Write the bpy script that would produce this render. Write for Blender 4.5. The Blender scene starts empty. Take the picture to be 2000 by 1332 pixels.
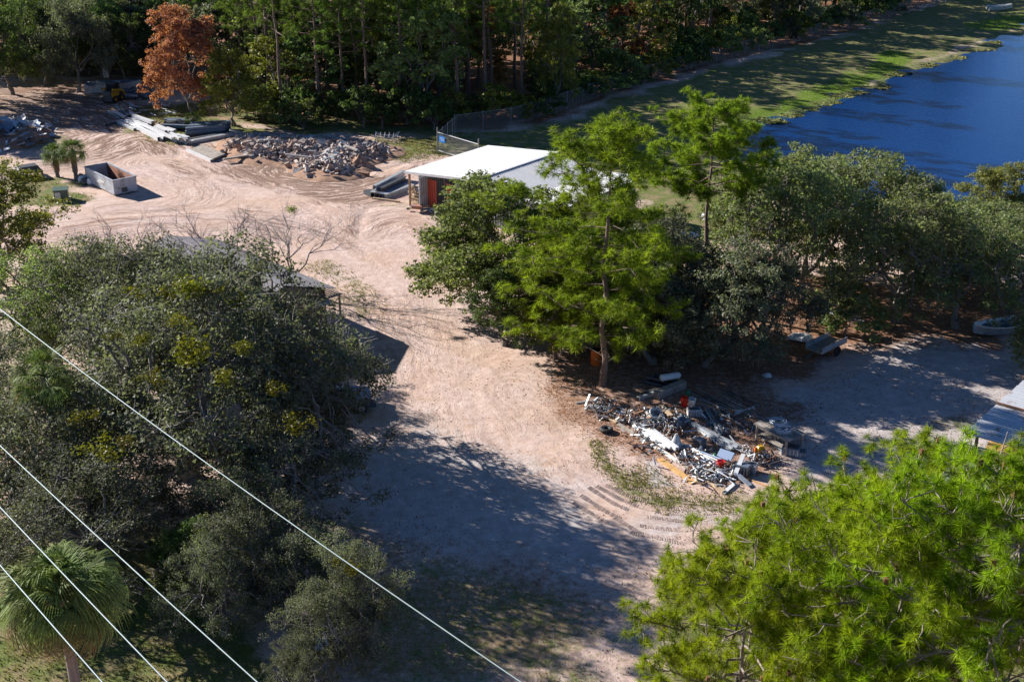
import bpy, math, random
import numpy as np

SC = bpy.context.scene
COL = SC.collection
rad = math.radians

# ------------------------------------------------------------------ camera
CAM_H, PITCH, FPX = 32.0, rad(23.5), 2500.0          # metres, radians, focal length for a 2000 px wide frame
cam_data = bpy.data.cameras.new('camera')
cam_data.sensor_width = 36.0
cam_data.lens = 36.0 * FPX / 2000.0
cam_data.clip_start = 0.5
cam_data.clip_end = 4000.0
cam = bpy.data.objects.new('camera', cam_data)
COL.objects.link(cam)
cam.location = (0, 0, CAM_H)
cam.rotation_euler = (math.pi / 2 - PITCH, 0, 0)
SC.camera = cam

# ------------------------------------------------------------------ sky and sun
SUN_AZ = rad(59.0)        # towards -X from +Y
SUN_EL = rad(26.0)
world = bpy.data.worlds.new('World')
SC.world = world
world.use_nodes = True
wn = world.node_tree.nodes
sky = wn.new('ShaderNodeTexSky')
sky.sky_type = 'NISHITA'
sky.sun_disc = False
sky.sun_elevation = SUN_EL
sky.sun_rotation = SUN_AZ
sky.altitude = 0.0
sky.air_density = 0.8
sky.dust_density = 0.1
sky.ozone_density = 8.0
world.node_tree.links.new(sky.outputs[0], wn['Background'].inputs[0])
wn['Background'].inputs[1].default_value = 0.05

sun_data = bpy.data.lights.new('sun', 'SUN')
sun_data.energy = 5.0
sun_data.angle = rad(0.5)
sun_data.color = (1.0, 0.95, 0.89)
sun = bpy.data.objects.new('sun', sun_data)
COL.objects.link(sun)
sun.location = (-60, 40, 60)
sun.rotation_euler = (math.pi / 2 - SUN_EL, 0, math.pi + SUN_AZ)

SC.view_settings.view_transform = 'Standard'
SC.view_settings.look = 'None'
SC.view_settings.exposure = 1.0
SC.view_settings.gamma = 1.0
SC.view_settings.use_curve_mapping = False
SC.render.engine = 'CYCLES'
SC.cycles.max_bounces = 5
SC.cycles.diffuse_bounces = 3
SC.cycles.glossy_bounces = 2
SC.cycles.transmission_bounces = 3
SC.cycles.transparent_max_bounces = 6
SC.cycles.caustics_reflective = False
SC.cycles.caustics_refractive = False

CP, SP = math.cos(PITCH), math.sin(PITCH)


def at(px, py, z=0.0):
    """World point at height z that the photograph shows at pixel px, py (2000 x 1332)."""
    a = (px - 1000) / FPX
    b = -(py - 666) / FPX
    d = (a, CP + b * SP, -SP + b * CP)
    t = (z - CAM_H) / d[2]
    return np.array((d[0] * t, d[1] * t, z))


def height_for(X, Y, py):
    """Height of a thing standing at X, Y whose top shows at pixel row py."""
    k = (666 - py) / FPX
    return CAM_H + Y * (k * CP - SP) / (CP + k * SP)


# ------------------------------------------------------------------ mesh helper
class Geo:
    def __init__(self):
        self.v, self.f, self.t, self.n = [], [], [], 0

    def add(self, verts, faces, tint=None):
        verts = np.asarray(verts, dtype=np.float32).reshape(-1, 3)
        faces = np.asarray(faces, dtype=np.int64)
        self.v.append(verts)
        self.f.append(faces + self.n)
        self.n += len(verts)
        if tint is None:
            tint = np.full(len(faces), 0.5, np.float32)
        elif np.isscalar(tint):
            tint = np.full(len(faces), tint, np.float32)
        self.t.append(np.asarray(tint, np.float32))
        return self

    def mesh(self, name, mats, smooth=False):
        me = bpy.data.meshes.new(name)
        V = np.concatenate(self.v)
        me.vertices.add(len(V))
        me.vertices.foreach_set('co', V.ravel())
        counts = np.concatenate([np.full(len(f), f.shape[1]) for f in self.f])
        loops = np.concatenate([f.ravel() for f in self.f])
        me.loops.add(len(loops))
        me.loops.foreach_set('vertex_index', loops.astype(np.int32))
        me.polygons.add(len(counts))
        starts = np.concatenate([[0], np.cumsum(counts)[:-1]])
        me.polygons.foreach_set('loop_start', starts.astype(np.int32))
        me.polygons.foreach_set('loop_total', counts.astype(np.int32))
        me.polygons.foreach_set('use_smooth', np.full(len(counts), bool(smooth)))
        at_ = me.attributes.new('tint', 'FLOAT', 'FACE')
        at_.data.foreach_set('value', np.concatenate(self.t))
        me.update(calc_edges=True)
        if not isinstance(mats, (list, tuple)):
            mats = [mats]
        for m in mats:
            me.materials.append(m)
        return me


def rot_z(a):
    c, s = math.cos(a), math.sin(a)
    return np.array([[c, -s, 0], [s, c, 0], [0, 0, 1.0]])


def rot_x(a):
    c, s = math.cos(a), math.sin(a)
    return np.array([[1.0, 0, 0], [0, c, -s], [0, s, c]])


def rot_y(a):
    c, s = math.cos(a), math.sin(a)
    return np.array([[c, 0, s], [0, 1.0, 0], [-s, 0, c]])


BOXV = np.array([[x, y, z] for z in (-.5, .5) for y in (-.5, .5) for x in (-.5, .5)])
BOXF = np.array([[0, 2, 3, 1], [4, 5, 7, 6], [0, 1, 5, 4], [2, 6, 7, 3], [0, 4, 6, 2], [1, 3, 7, 5]])


def box(g, c, size, rx=0, ry=0, rz=0, tint=None, taper=1.0):
    v = BOXV * np.array(size, float)
    if taper != 1.0:
        v[4:, :2] *= taper
    v = v @ (rot_z(rz) @ rot_y(ry) @ rot_x(rx)).T + np.array(c, float)
    g.add(v, BOXF, tint)
    return g


def beam(g, a, b, w, h, tint=None, roll=0.0):
    """A box bar from point a to point b."""
    a, b = np.array(a, float), np.array(b, float)
    d = b - a
    L = np.linalg.norm(d)
    d /= max(L, 1e-6)
    up = np.array((0, 0, 1.0)) if abs(d[2]) < .95 else np.array((0, 1.0, 0))
    s = np.cross(d, up); s /= np.linalg.norm(s)
    u = np.cross(s, d)
    if roll:
        s, u = s * math.cos(roll) + u * math.sin(roll), u * math.cos(roll) - s * math.sin(roll)
    v = BOXV[:, 0:1] * L * d + BOXV[:, 1:2] * w * s + BOXV[:, 2:3] * h * u + (a + b) / 2
    g.add(v, BOXF, tint)
    return g


def tube(g, pts, r, n=6, tint=None, cap=False):
    pts = np.asarray(pts, float)
    r = np.broadcast_to(np.asarray(r, float), (len(pts),))
    d = np.gradient(pts, axis=0)
    d /= np.maximum(np.linalg.norm(d, axis=1, keepdims=True), 1e-6)
    ref = np.array((0.3, 0.9, 0.1)) if abs(d[0][2]) > .8 else np.array((0, 0, 1.0))
    s = np.cross(d, ref)
    s /= np.maximum(np.linalg.norm(s, axis=1, keepdims=True), 1e-6)
    u = np.cross(s, d)
    ang = np.linspace(0, 2 * np.pi, n, endpoint=False)
    ring = (np.cos(ang)[None, :, None] * s[:, None] + np.sin(ang)[None, :, None] * u[:, None]) * r[:, None, None]
    v = (pts[:, None] + ring).reshape(-1, 3)
    i = np.arange(len(pts) - 1)[:, None] * n
    j = np.arange(n)[None]
    k = (j + 1) % n
    f = np.stack([i + j, i + k, i + n + k, i + n + j], -1).reshape(-1, 4)
    g.add(v, f, tint)
    if cap:
        m = len(pts)
        g.add(np.concatenate([v[:n], pts[:1], v[-n:], pts[-1:]]),
              [[(a + 1) % n, a, n] for a in range(n)] + [[n + 1 + a, n + 1 + (a + 1) % n, 2 * n + 1] for a in range(n)], tint)
    return g


def cyl(g, c, r, h, n=14, tint=None, rt=None, axis='z'):
    rt = r if rt is None else rt
    a = np.linspace(0, 2 * np.pi, n, endpoint=False)
    v = np.concatenate([np.c_[np.cos(a) * r, np.sin(a) * r, np.zeros(n)], np.c_[np.cos(a) * rt, np.sin(a) * rt, np.full(n, h)], [[0, 0, 0], [0, 0, h]]])
    if axis == 'x':
        v = v[:, [2, 1, 0]]
    elif axis == 'y':
        v = v[:, [0, 2, 1]]
    v = v + np.array(c, float)
    k = [(i + 1) % n for i in range(n)]
    g.add(v, [[i, k[i], n + k[i], n + i] for i in range(n)], tint)
    g.add(v, [[k[i], i, 2 * n] for i in range(n)] + [[n + i, n + k[i], 2 * n + 1] for i in range(n)], tint)
    return g


def torus(g, c, R, r, n=28, m=10, tint=None, flat=1.0, axis='z'):
    a = np.linspace(0, 2 * np.pi, n, endpoint=False)[:, None]
    b = np.linspace(0, 2 * np.pi, m, endpoint=False)[None]
    v = np.stack([(R + r * np.cos(b)) * np.cos(a), (R + r * np.cos(b)) * np.sin(a), r * flat * np.sin(b) + 0 * a], -1).reshape(-1, 3)
    if axis == 'x':
        v = v[:, [2, 0, 1]]
    v = v + np.array(c, float)
    i = np.arange(n)[:, None]; j = np.arange(m)[None]
    f = np.stack([i * m + j, ((i + 1) % n) * m + j, ((i + 1) % n) * m + (j + 1) % m, i * m + (j + 1) % m], -1).reshape(-1, 4)
    g.add(v, f, tint)
    return g


def dome(g, c, R, h, n=18, m=6, tint=None):
    a = np.linspace(0, 2 * np.pi, n, endpoint=False)[None]
    b = np.linspace(0, np.pi / 2 - .05, m)[:, None]
    v = np.stack([R * np.cos(b) * np.cos(a), R * np.cos(b) * np.sin(a), h * np.sin(b) + 0 * a], -1).reshape(-1, 3) + np.array(c, float)
    i = np.arange(m - 1)[:, None] * n; j = np.arange(n)[None]
    f = np.stack([i + j, i + (j + 1) % n, i + n + (j + 1) % n, i + n + j], -1).reshape(-1, 4)
    g.add(v, f, tint)
    return g


# ------------------------------------------------------------------ object helper
def tag(o, label=None, cat=None, group=None, kind=None):
    if label: o['label'] = label
    if cat: o['category'] = cat
    if group: o['group'] = group
    if kind: o['kind'] = kind
    return o


def thing(name, label, cat, loc=(0, 0, 0), rz=0.0, group=None):
    o = bpy.data.objects.new(name, None)
    COL.objects.link(o)
    o.empty_display_size = .3
    o.location = [float(q) for q in loc]
    o.rotation_euler = (0, 0, rz)
    return tag(o, label, cat, group)


def part(name, me, parent=None, mat=None, smooth=False, loc=None, rot=None, kind=None):
    if isinstance(me, Geo):
        me = me.mesh(name, mat, smooth)
    o = bpy.data.objects.new(name, me)
    COL.objects.link(o)
    if parent is not None: o.parent = parent
    if loc is not None: o.location = [float(q) for q in loc]
    if rot is not None: o.rotation_euler = rot
    if kind: o['kind'] = kind
    return o


def solo(name, me, mat, label, cat, loc=(0, 0, 0), rz=0.0, group=None, smooth=False, rot=None):
    o = part(name, me, None, mat, smooth, loc, rot or (0, 0, rz))
    return tag(o, label, cat, group)


def copy_tree(o, parent=None):
    c = o.copy()
    COL.objects.link(c)
    c.parent = parent
    for ch in o.children:
        copy_tree(ch, c)
    return c


# ------------------------------------------------------------------ material helper
def nt(m):
    m.use_nodes = True
    return m.node_tree.nodes, m.node_tree.links


def bsdf(m):
    return m.node_tree.nodes['Principled BSDF']


def simple_mat(name, col, rough=.7, metal=0.0, var=.15, scale=6.0, bump=.0, dirt=None, dirt_amt=.4, spec=.5, dirt_scale=1.2):
    m = bpy.data.materials.new(name)
    n, l = nt(m)
    b = bsdf(m)
    b.inputs['Roughness'].default_value = rough
    b.inputs['Metallic'].default_value = metal
    b.inputs['Specular IOR Level'].default_value = spec
    tc = n.new('ShaderNodeTexCoord')
    oi = n.new('ShaderNodeObjectInfo')
    add = n.new('ShaderNodeVectorMath'); add.operation = 'ADD'
    l.new(tc.outputs['Object'], add.inputs[0]); l.new(oi.outputs['Location'], add.inputs[1])
    no = n.new('ShaderNodeTexNoise'); no.inputs['Scale'].default_value = scale; no.inputs['Detail'].default_value = 5
    l.new(add.outputs[0], no.inputs['Vector'])
    r = n.new('ShaderNodeValToRGB')
    r.color_ramp.elements[0].position = .3; r.color_ramp.elements[1].position = .7
    r.color_ramp.elements[0].color = (*[c * (1 - var) for c in col], 1)
    r.color_ramp.elements[1].color = (*[min(1, c * (1 + var)) for c in col], 1)
    l.new(no.outputs['Fac'], r.inputs[0])
    out = r.outputs[0]
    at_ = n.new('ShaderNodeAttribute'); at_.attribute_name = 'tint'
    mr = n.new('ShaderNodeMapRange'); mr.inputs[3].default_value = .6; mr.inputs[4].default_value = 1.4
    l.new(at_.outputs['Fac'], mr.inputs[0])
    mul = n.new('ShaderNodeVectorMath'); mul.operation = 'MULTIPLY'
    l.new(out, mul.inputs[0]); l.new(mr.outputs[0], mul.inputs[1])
    out = mul.outputs[0]
    if dirt:
        n2 = n.new('ShaderNodeTexNoise'); n2.inputs['Scale'].default_value = dirt_scale; n2.inputs['Detail'].default_value = 8
        n2.inputs['Roughness'].default_value = .7
        l.new(add.outputs[0], n2.inputs['Vector'])
        r2 = n.new('ShaderNodeValToRGB')
        r2.color_ramp.elements[0].position = .62 - dirt_amt * .3; r2.color_ramp.elements[1].position = .72 - dirt_amt * .2
        r2.color_ramp.elements[0].color = (0, 0, 0, 1); r2.color_ramp.elements[1].color = (1, 1, 1, 1)
        l.new(n2.outputs['Fac'], r2.inputs[0])
        mx = n.new('ShaderNodeMix'); mx.data_type = 'RGBA'
        l.new(r2.outputs[0], mx.inputs[0]); l.new(out, mx.inputs[6]); mx.inputs[7].default_value = (*dirt, 1)
        out = mx.outputs[2]
    l.new(out, b.inputs['Base Color'])
    if bump:
        bp = n.new('ShaderNodeBump'); bp.inputs['Strength'].default_value = bump; bp.inputs['Distance'].default_value = .03
        l.new(no.outputs['Fac'], bp.inputs['Height']); l.new(bp.outputs[0], b.inputs['Normal'])
    return m


def leaf_mat(name, dark, light, rough=.5, spec=.35, trans=.3, objvar=.25):
    m = bpy.data.materials.new(name)
    n, l = nt(m)
    b = bsdf(m)
    at_ = n.new('ShaderNodeAttribute'); at_.attribute_name = 'tint'
    r = n.new('ShaderNodeValToRGB')
    r.color_ramp.elements[0].color = (*dark, 1); r.color_ramp.elements[1].color = (*light, 1)
    l.new(at_.outputs['Fac'], r.inputs[0])
    oi = n.new('ShaderNodeObjectInfo')
    mr = n.new('ShaderNodeMapRange'); mr.inputs[3].default_value = 1 - objvar; mr.inputs[4].default_value = 1 + objvar
    l.new(oi.outputs['Random'], mr.inputs[0])
    mul = n.new('ShaderNodeVectorMath'); mul.operation = 'MULTIPLY'
    l.new(r.outputs[0], mul.inputs[0]); l.new(mr.outputs[0], mul.inputs[1])
    hs = n.new('ShaderNodeHueSaturation')
    mh = n.new('ShaderNodeMapRange'); mh.inputs[3].default_value = .485; mh.inputs[4].default_value = .515
    l.new(oi.outputs['Random'], mh.inputs[0]); l.new(mh.outputs[0], hs.inputs['Hue']); l.new(mul.outputs[0], hs.inputs['Color'])
    l.new(hs.outputs[0], b.inputs['Base Color'])
    b.inputs['Roughness'].default_value = rough
    b.inputs['Specular IOR Level'].default_value = spec
    t = n.new('ShaderNodeBsdfTranslucent')
    m2 = n.new('ShaderNodeVectorMath'); m2.operation = 'MULTIPLY'; m2.inputs[1].default_value = (1.35, 1.45, .75)
    l.new(hs.outputs[0], m2.inputs[0]); l.new(m2.outputs[0], t.inputs['Color'])
    mx = n.new('ShaderNodeMixShader'); mx.inputs[0].default_value = trans
    l.new(b.outputs[0], mx.inputs[1]); l.new(t.outputs[0], mx.inputs[2])
    l.new(mx.outputs[0], n['Material Output'].inputs['Surface'])
    return m


# ------------------------------------------------------------------ numpy noise and distances
def _hash(ix, iy, seed):
    h = (ix.astype(np.int64) * 374761393 + iy.astype(np.int64) * 668265263 + seed * 974711) & 0xffffffff
    h = ((h ^ (h >> 13)) * 1274126177) & 0xffffffff
    return ((h ^ (h >> 16)) & 0xffff) / 65535.0


def vnoise(x, y, seed=0):
    ix, iy = np.floor(x), np.floor(y)
    fx, fy = x - ix, y - iy
    fx = fx * fx * (3 - 2 * fx); fy = fy * fy * (3 - 2 * fy)
    a = _hash(ix, iy, seed); b = _hash(ix + 1, iy, seed); c = _hash(ix, iy + 1, seed); d = _hash(ix + 1, iy + 1, seed)
    return (a * (1 - fx) + b * fx) * (1 - fy) + (c * (1 - fx) + d * fx) * fy


def fbm(x, y, seed=0, oct=4):
    s, a, t = 0, .5, 0
    for o in range(oct):
        s = s + a * vnoise(x * 2 ** o, y * 2 ** o, seed + o * 17); t += a; a *= .55
    return s / t


def poly_sd(x, y, poly):
    """Signed distance to a closed polygon, positive inside."""
    P = np.asarray(poly, float)[:, :2]
    d = np.full(x.shape, 1e9); inside = np.zeros(x.shape, bool)
    for i in range(len(P)):
        a, b = P[i], P[(i + 1) % len(P)]
        e = b - a
        t = np.clip(((x - a[0]) * e[0] + (y - a[1]) * e[1]) / max(e @ e, 1e-9), 0, 1)
        d = np.minimum(d, np.hypot(x - a[0] - t * e[0], y - a[1] - t * e[1]))
        c = (a[1] > y) != (b[1] > y)
        with np.errstate(divide='ignore', invalid='ignore'):
            xi = (b[0] - a[0]) * (y - a[1]) / (b[1] - a[1] + 1e-12) + a[0]
        inside ^= c & (x < xi)
    return np.where(inside, d, -d)


def world_poly(px):
    return np.array([at(a, b)[:2] for a, b in px])
# ------------------------------------------------------------------ ground, pond
POND = world_poly([(1400, 262), (1470, 245), (1545, 222), (1600, 208), (1650, 185), (1720, 165), (1735, 150), (1790, 128), (1850, 115),
                   (1900, 98), (1960, 75), (2030, 50), (2400, 20), (3200, 100), (3200, 700), (2400, 560), (2000, 470), (1800, 440), (1650, 400), (1500, 330), (1430, 290)])
WATER_Z = -.16


def ground_z(x, y):
    sd = poly_sd(x, y, POND)
    n = fbm(x * .22, y * .22, 3, 4)
    z = (fbm(x * .05, y * .05, 9, 3) - .5) * .35 * np.clip(-sd / 6, 0, 1)
    z = z * 0 + (fbm(x * .6, y * .6, 5, 3) - .5) * .05
    bank = np.where(sd > 0, -.10 - .10 * np.clip(sd, 0, 3) - .28 * np.clip(sd - 3, 0, 6), -.10 * np.clip(1 + sd / 7, 0, 1))
    return z + bank + (n - .5) * 1.0 * np.exp(-np.abs(sd - .6) / 3.4), sd


NY = 640
ys = 30 * (270 / 30) ** np.linspace(0, 1, NY)
us = np.linspace(-1, 1, 520)
ys = np.concatenate([[-60, 0, 18], ys, [330, 450, 900, 2500]])
us = np.concatenate([[-12, -4, -1.6], us, [1.6, 4, 12]])
Yg, Ug = np.meshgrid(ys, us, indexing='ij')
Xg = Ug * (np.clip(Yg, 30, 500) * .47 + 10)
X, Y = Xg.ravel(), Yg.ravel()
Z, SD = ground_z(X, Y)

GRASS = [  # polygons (photo pixels), strength, softness in m
    ([(400, 205), (470, 245), (560, 262), (760, 262), (880, 300), (1000, 300), (1150, 340), (1300, 460), (1420, 470), (1500, 400), (1430, 300), (1440, 255),
      (1700, 160), (2050, 40), (2400, 0), (2000, -70), (1870, -10), (1600, 80), (1330, 150), (1100, 235), (960, 262)], 1.0, 2.5),
    ([(720, 270), (850, 270), (880, 300), (800, 320), (765, 305)], .85, 1.5),
    ([(215, 228), (300, 200), (400, 205), (470, 250), (540, 262), (470, 275), (420, 262), (360, 285), (290, 278), (240, 258)], .85, 1.0),
    ([(0, 335), (90, 335), (170, 372), (175, 395), (110, 402), (0, 400)], .8, 1.0),
    ([(30, 262), (150, 262), (200, 285), (120, 300), (40, 295)], .6, 1.5),
    ([(585, 508), (660, 515), (705, 555), (750, 600), (745, 655), (700, 645), (640, 560)], .55, 1.0),
    ([(740, 385), (830, 390), (840, 415), (760, 412), (725, 395)], .5, 1.0),
    ([(-400, 1000), (100, 1040), (330, 1040), (430, 1180), (570, 1290), (760, 1440), (700, 1600), (-400, 1600)], .85, 1.5),
    ([(1150, 858), (1190, 885), (1280, 935), (1350, 975), (1470, 965), (1500, 990), (1400, 1005), (1320, 1000), (1240, 965), (1155, 900)], .62, .5),
    ([(1240, 1120), (1420, 1060), (1500, 1010), (1600, 940), (2150, 900), (2150, 1600), (1200, 1600)], .8, 1.2),
    ([(760, 1060), (900, 1090), (1100, 1120), (1250, 1230), (1230, 1400), (600, 1400), (700, 1150)], .60, 2.5),
    ([(650, 980), (760, 960), (850, 1080), (760, 1130), (560, 1060)], .5, 1.5),
    ([(1860, 820), (1930, 790), (1960, 840), (1880, 870), (1830, 860)], .6, 1.0),
    ([(-100, 560), (140, 560), (300, 900), (100, 1000), (-200, 1000)], .5, 2.0),
]
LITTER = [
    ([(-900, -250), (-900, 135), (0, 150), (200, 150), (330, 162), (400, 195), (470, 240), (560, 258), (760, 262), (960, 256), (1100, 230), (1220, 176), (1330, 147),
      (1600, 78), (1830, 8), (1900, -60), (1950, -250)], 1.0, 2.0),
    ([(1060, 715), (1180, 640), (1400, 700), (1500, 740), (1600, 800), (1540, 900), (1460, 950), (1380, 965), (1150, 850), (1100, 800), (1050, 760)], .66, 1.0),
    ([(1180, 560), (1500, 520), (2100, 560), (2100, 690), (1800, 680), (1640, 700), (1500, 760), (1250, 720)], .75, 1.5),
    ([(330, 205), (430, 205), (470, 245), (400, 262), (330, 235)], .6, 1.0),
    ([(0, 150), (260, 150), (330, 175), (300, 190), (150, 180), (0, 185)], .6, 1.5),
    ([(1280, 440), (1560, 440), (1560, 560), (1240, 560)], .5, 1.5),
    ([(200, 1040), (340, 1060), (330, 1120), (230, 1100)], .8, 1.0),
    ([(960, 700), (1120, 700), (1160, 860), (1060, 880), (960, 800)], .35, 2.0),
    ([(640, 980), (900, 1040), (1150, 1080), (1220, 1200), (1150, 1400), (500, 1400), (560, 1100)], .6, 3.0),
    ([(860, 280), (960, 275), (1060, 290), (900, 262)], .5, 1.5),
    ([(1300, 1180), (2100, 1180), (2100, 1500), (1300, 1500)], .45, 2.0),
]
DAMP = [
    ([(215, 190), (300, 195), (300, 235), (200, 245), (120, 228), (150, 205)], 1.0, 1.5),
    ([(440, 310), (560, 315), (700, 345), (770, 330), (770, 372), (640, 398), (540, 375), (430, 335)], 1.0, 1.2),
    ([(640, 370), (780, 350), (800, 380), (700, 410), (560, 400)], .8, 2.0),
    ([(180, 262), (240, 270), (240, 292), (190, 290)], .9, .8),
    ([(300, 310), (370, 312), (370, 330), (300, 330)], .5, .8),
    ([(380, 390), (520, 395), (640, 430), (760, 440), (700, 520), (600, 470), (400, 430)], .45, 2.5),
    ([(1150, 940), (1250, 960), (1420, 990), (1400, 1040), (1300, 1080), (1150, 1010)], .35, 1.0),
    ([(100, 200), (420, 200), (420, 300), (100, 320)], .7, 2.5),
    ([(-100, 165), (260, 175), (300, 200), (180, 260), (-100, 215)], .9, 2.0),
]
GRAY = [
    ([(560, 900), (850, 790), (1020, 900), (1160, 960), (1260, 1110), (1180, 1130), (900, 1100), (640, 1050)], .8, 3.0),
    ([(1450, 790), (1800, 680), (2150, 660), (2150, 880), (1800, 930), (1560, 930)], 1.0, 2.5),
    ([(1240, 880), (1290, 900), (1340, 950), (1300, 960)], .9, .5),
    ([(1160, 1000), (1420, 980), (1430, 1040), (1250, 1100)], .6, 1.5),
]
LUSH = [
    ([(1400, 262), (1480, 222), (1560, 185), (1640, 150), (1700, 125), (1740, 98), (1800, 108), (1745, 140), (1715, 160), (1650, 188), (1560, 222), (1460, 250)], 1.0, 1.5),
    ([(1880, 50), (1960, 28), (2100, 5), (2100, 30), (1990, 55), (1900, 62)], .8, 1.5),
]


def mask(lst, seed):
    out = np.zeros(X.shape)
    wx = (fbm(X * .35, Y * .35, seed, 3) - .5) * 5.0
    wy = (fbm(X * .35, Y * .35, seed + 5, 3) - .5) * 5.0
    for poly, s, soft in lst:
        sd = poly_sd(X + wx * min(1, soft), Y + wy * min(1, soft), world_poly(poly))
        out = np.maximum(out, s * np.clip(.5 + sd / (2 * soft), 0, 1))
    return out


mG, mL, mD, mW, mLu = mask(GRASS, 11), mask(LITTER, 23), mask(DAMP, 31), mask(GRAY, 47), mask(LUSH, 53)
mMat = np.exp(-np.abs(SD - .8) / 2.6) * (Y > 110)
mG = np.maximum(mG, np.clip((Y - 215) / 8, 0, 1) * .4)
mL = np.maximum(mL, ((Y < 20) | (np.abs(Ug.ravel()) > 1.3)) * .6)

# driving lines: distance across and along the nearest one, so wheel marks follow the roads
ROADS = [[(560, 312), (520, 322), (505, 338), (530, 352), (600, 356), (680, 362)], [(740, 320), (775, 316), (800, 304), (790, 294)], [(300, 318), (380, 338), (425, 368), (410, 400), (330, 412), (230, 415)],
         [(470, 330), (520, 348), (560, 372), (590, 410), (640, 440)], [(1050, 1500), (1000, 1250), (900, 1050), (850, 850), (810, 680), (770, 560), (700, 460), (620, 405), (520, 370), (420, 330), (330, 270), (240, 220), (150, 195), (-60, 190)],
         [(760, 560), (700, 470), (560, 430), (400, 415), (230, 425), (60, 450), (-200, 470)],
         [(700, 470), (760, 420), (860, 440), (980, 520)],
         [(420, 350), (520, 372), (640, 385), (740, 365), (800, 335), (820, 320)],
         [(1420, 1000), (1330, 1005), (1250, 985), (1170, 940), (1080, 840), (1000, 760)],
         [(330, 300), (280, 262), (240, 290), (150, 320), (-100, 330)],
         [(1200, 1100), (1350, 1060), (1600, 1000), (2100, 960)],
         [(1100, 860), (1300, 830), (1500, 800), (1750, 770), (2100, 740)]]
best = np.full(X.shape, 1e9); best2 = np.full(X.shape, 1e9); PH = np.zeros(X.shape); PS = np.zeros(X.shape)
for k, rd in enumerate(ROADS):
    P = world_poly(rd)
    # smooth the polyline
    tt = np.linspace(0, len(P) - 1, len(P) * 4)
    Q = np.c_[np.interp(tt, range(len(P)), P[:, 0]), np.interp(tt, range(len(P)), P[:, 1])]
    for _ in range(6):
        Q[1:-1] = Q[1:-1] * .5 + (Q[:-2] + Q[2:]) * .25
    arc = 0.0; mine = np.full(X.shape, 1e9); best2 = np.where(best < 1e8, best2, best2)
    prev = best.copy()
    for i in range(len(Q) - 1):
        a, e = Q[i], Q[i + 1] - Q[i]
        L = math.hypot(*e)
        t = np.clip(((X - a[0]) * e[0] + (Y - a[1]) * e[1]) / (L * L), 0, 1)
        dx, dy = X - a[0] - t * e[0], Y - a[1] - t * e[1]
        d = np.hypot(dx, dy)
        mine = np.minimum(mine, d)
        m = d < best
        best[m] = d[m]
        PH[m] = (d * np.sign(e[0] * dy - e[1] * dx))[m] + k * 37.0
        PS[m] = (arc + t * L)[m] + k * 91.0
        arc += L
    best2 = np.minimum(best2, np.maximum(prev, mine))
mRoad = np.clip(1.2 - best / 6.0, 0, 1) * np.where((Y < 86) & (PH < 600), .55, 1.0) * (.35 + 1.3 * np.clip(fbm(X * .12, Y * .12, 61, 3) - .2, 0, .55)) * np.clip((best2 - best) / 1.5, 0, 1)


def float_attr(me, name, data):
    a = me.attributes.new(name, 'FLOAT', 'POINT')
    a.data.foreach_set('value', np.asarray(data, np.float32))


rows, cols = len(ys), len(us)
i = np.arange(rows - 1)[:, None] * cols; j = np.arange(cols - 1)[None]
F = np.stack([i + j, i + j + 1, i + cols + j + 1, i + cols + j], -1).reshape(-1, 4)
g = Geo().add(np.c_[X, Y, Z], F)


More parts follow.
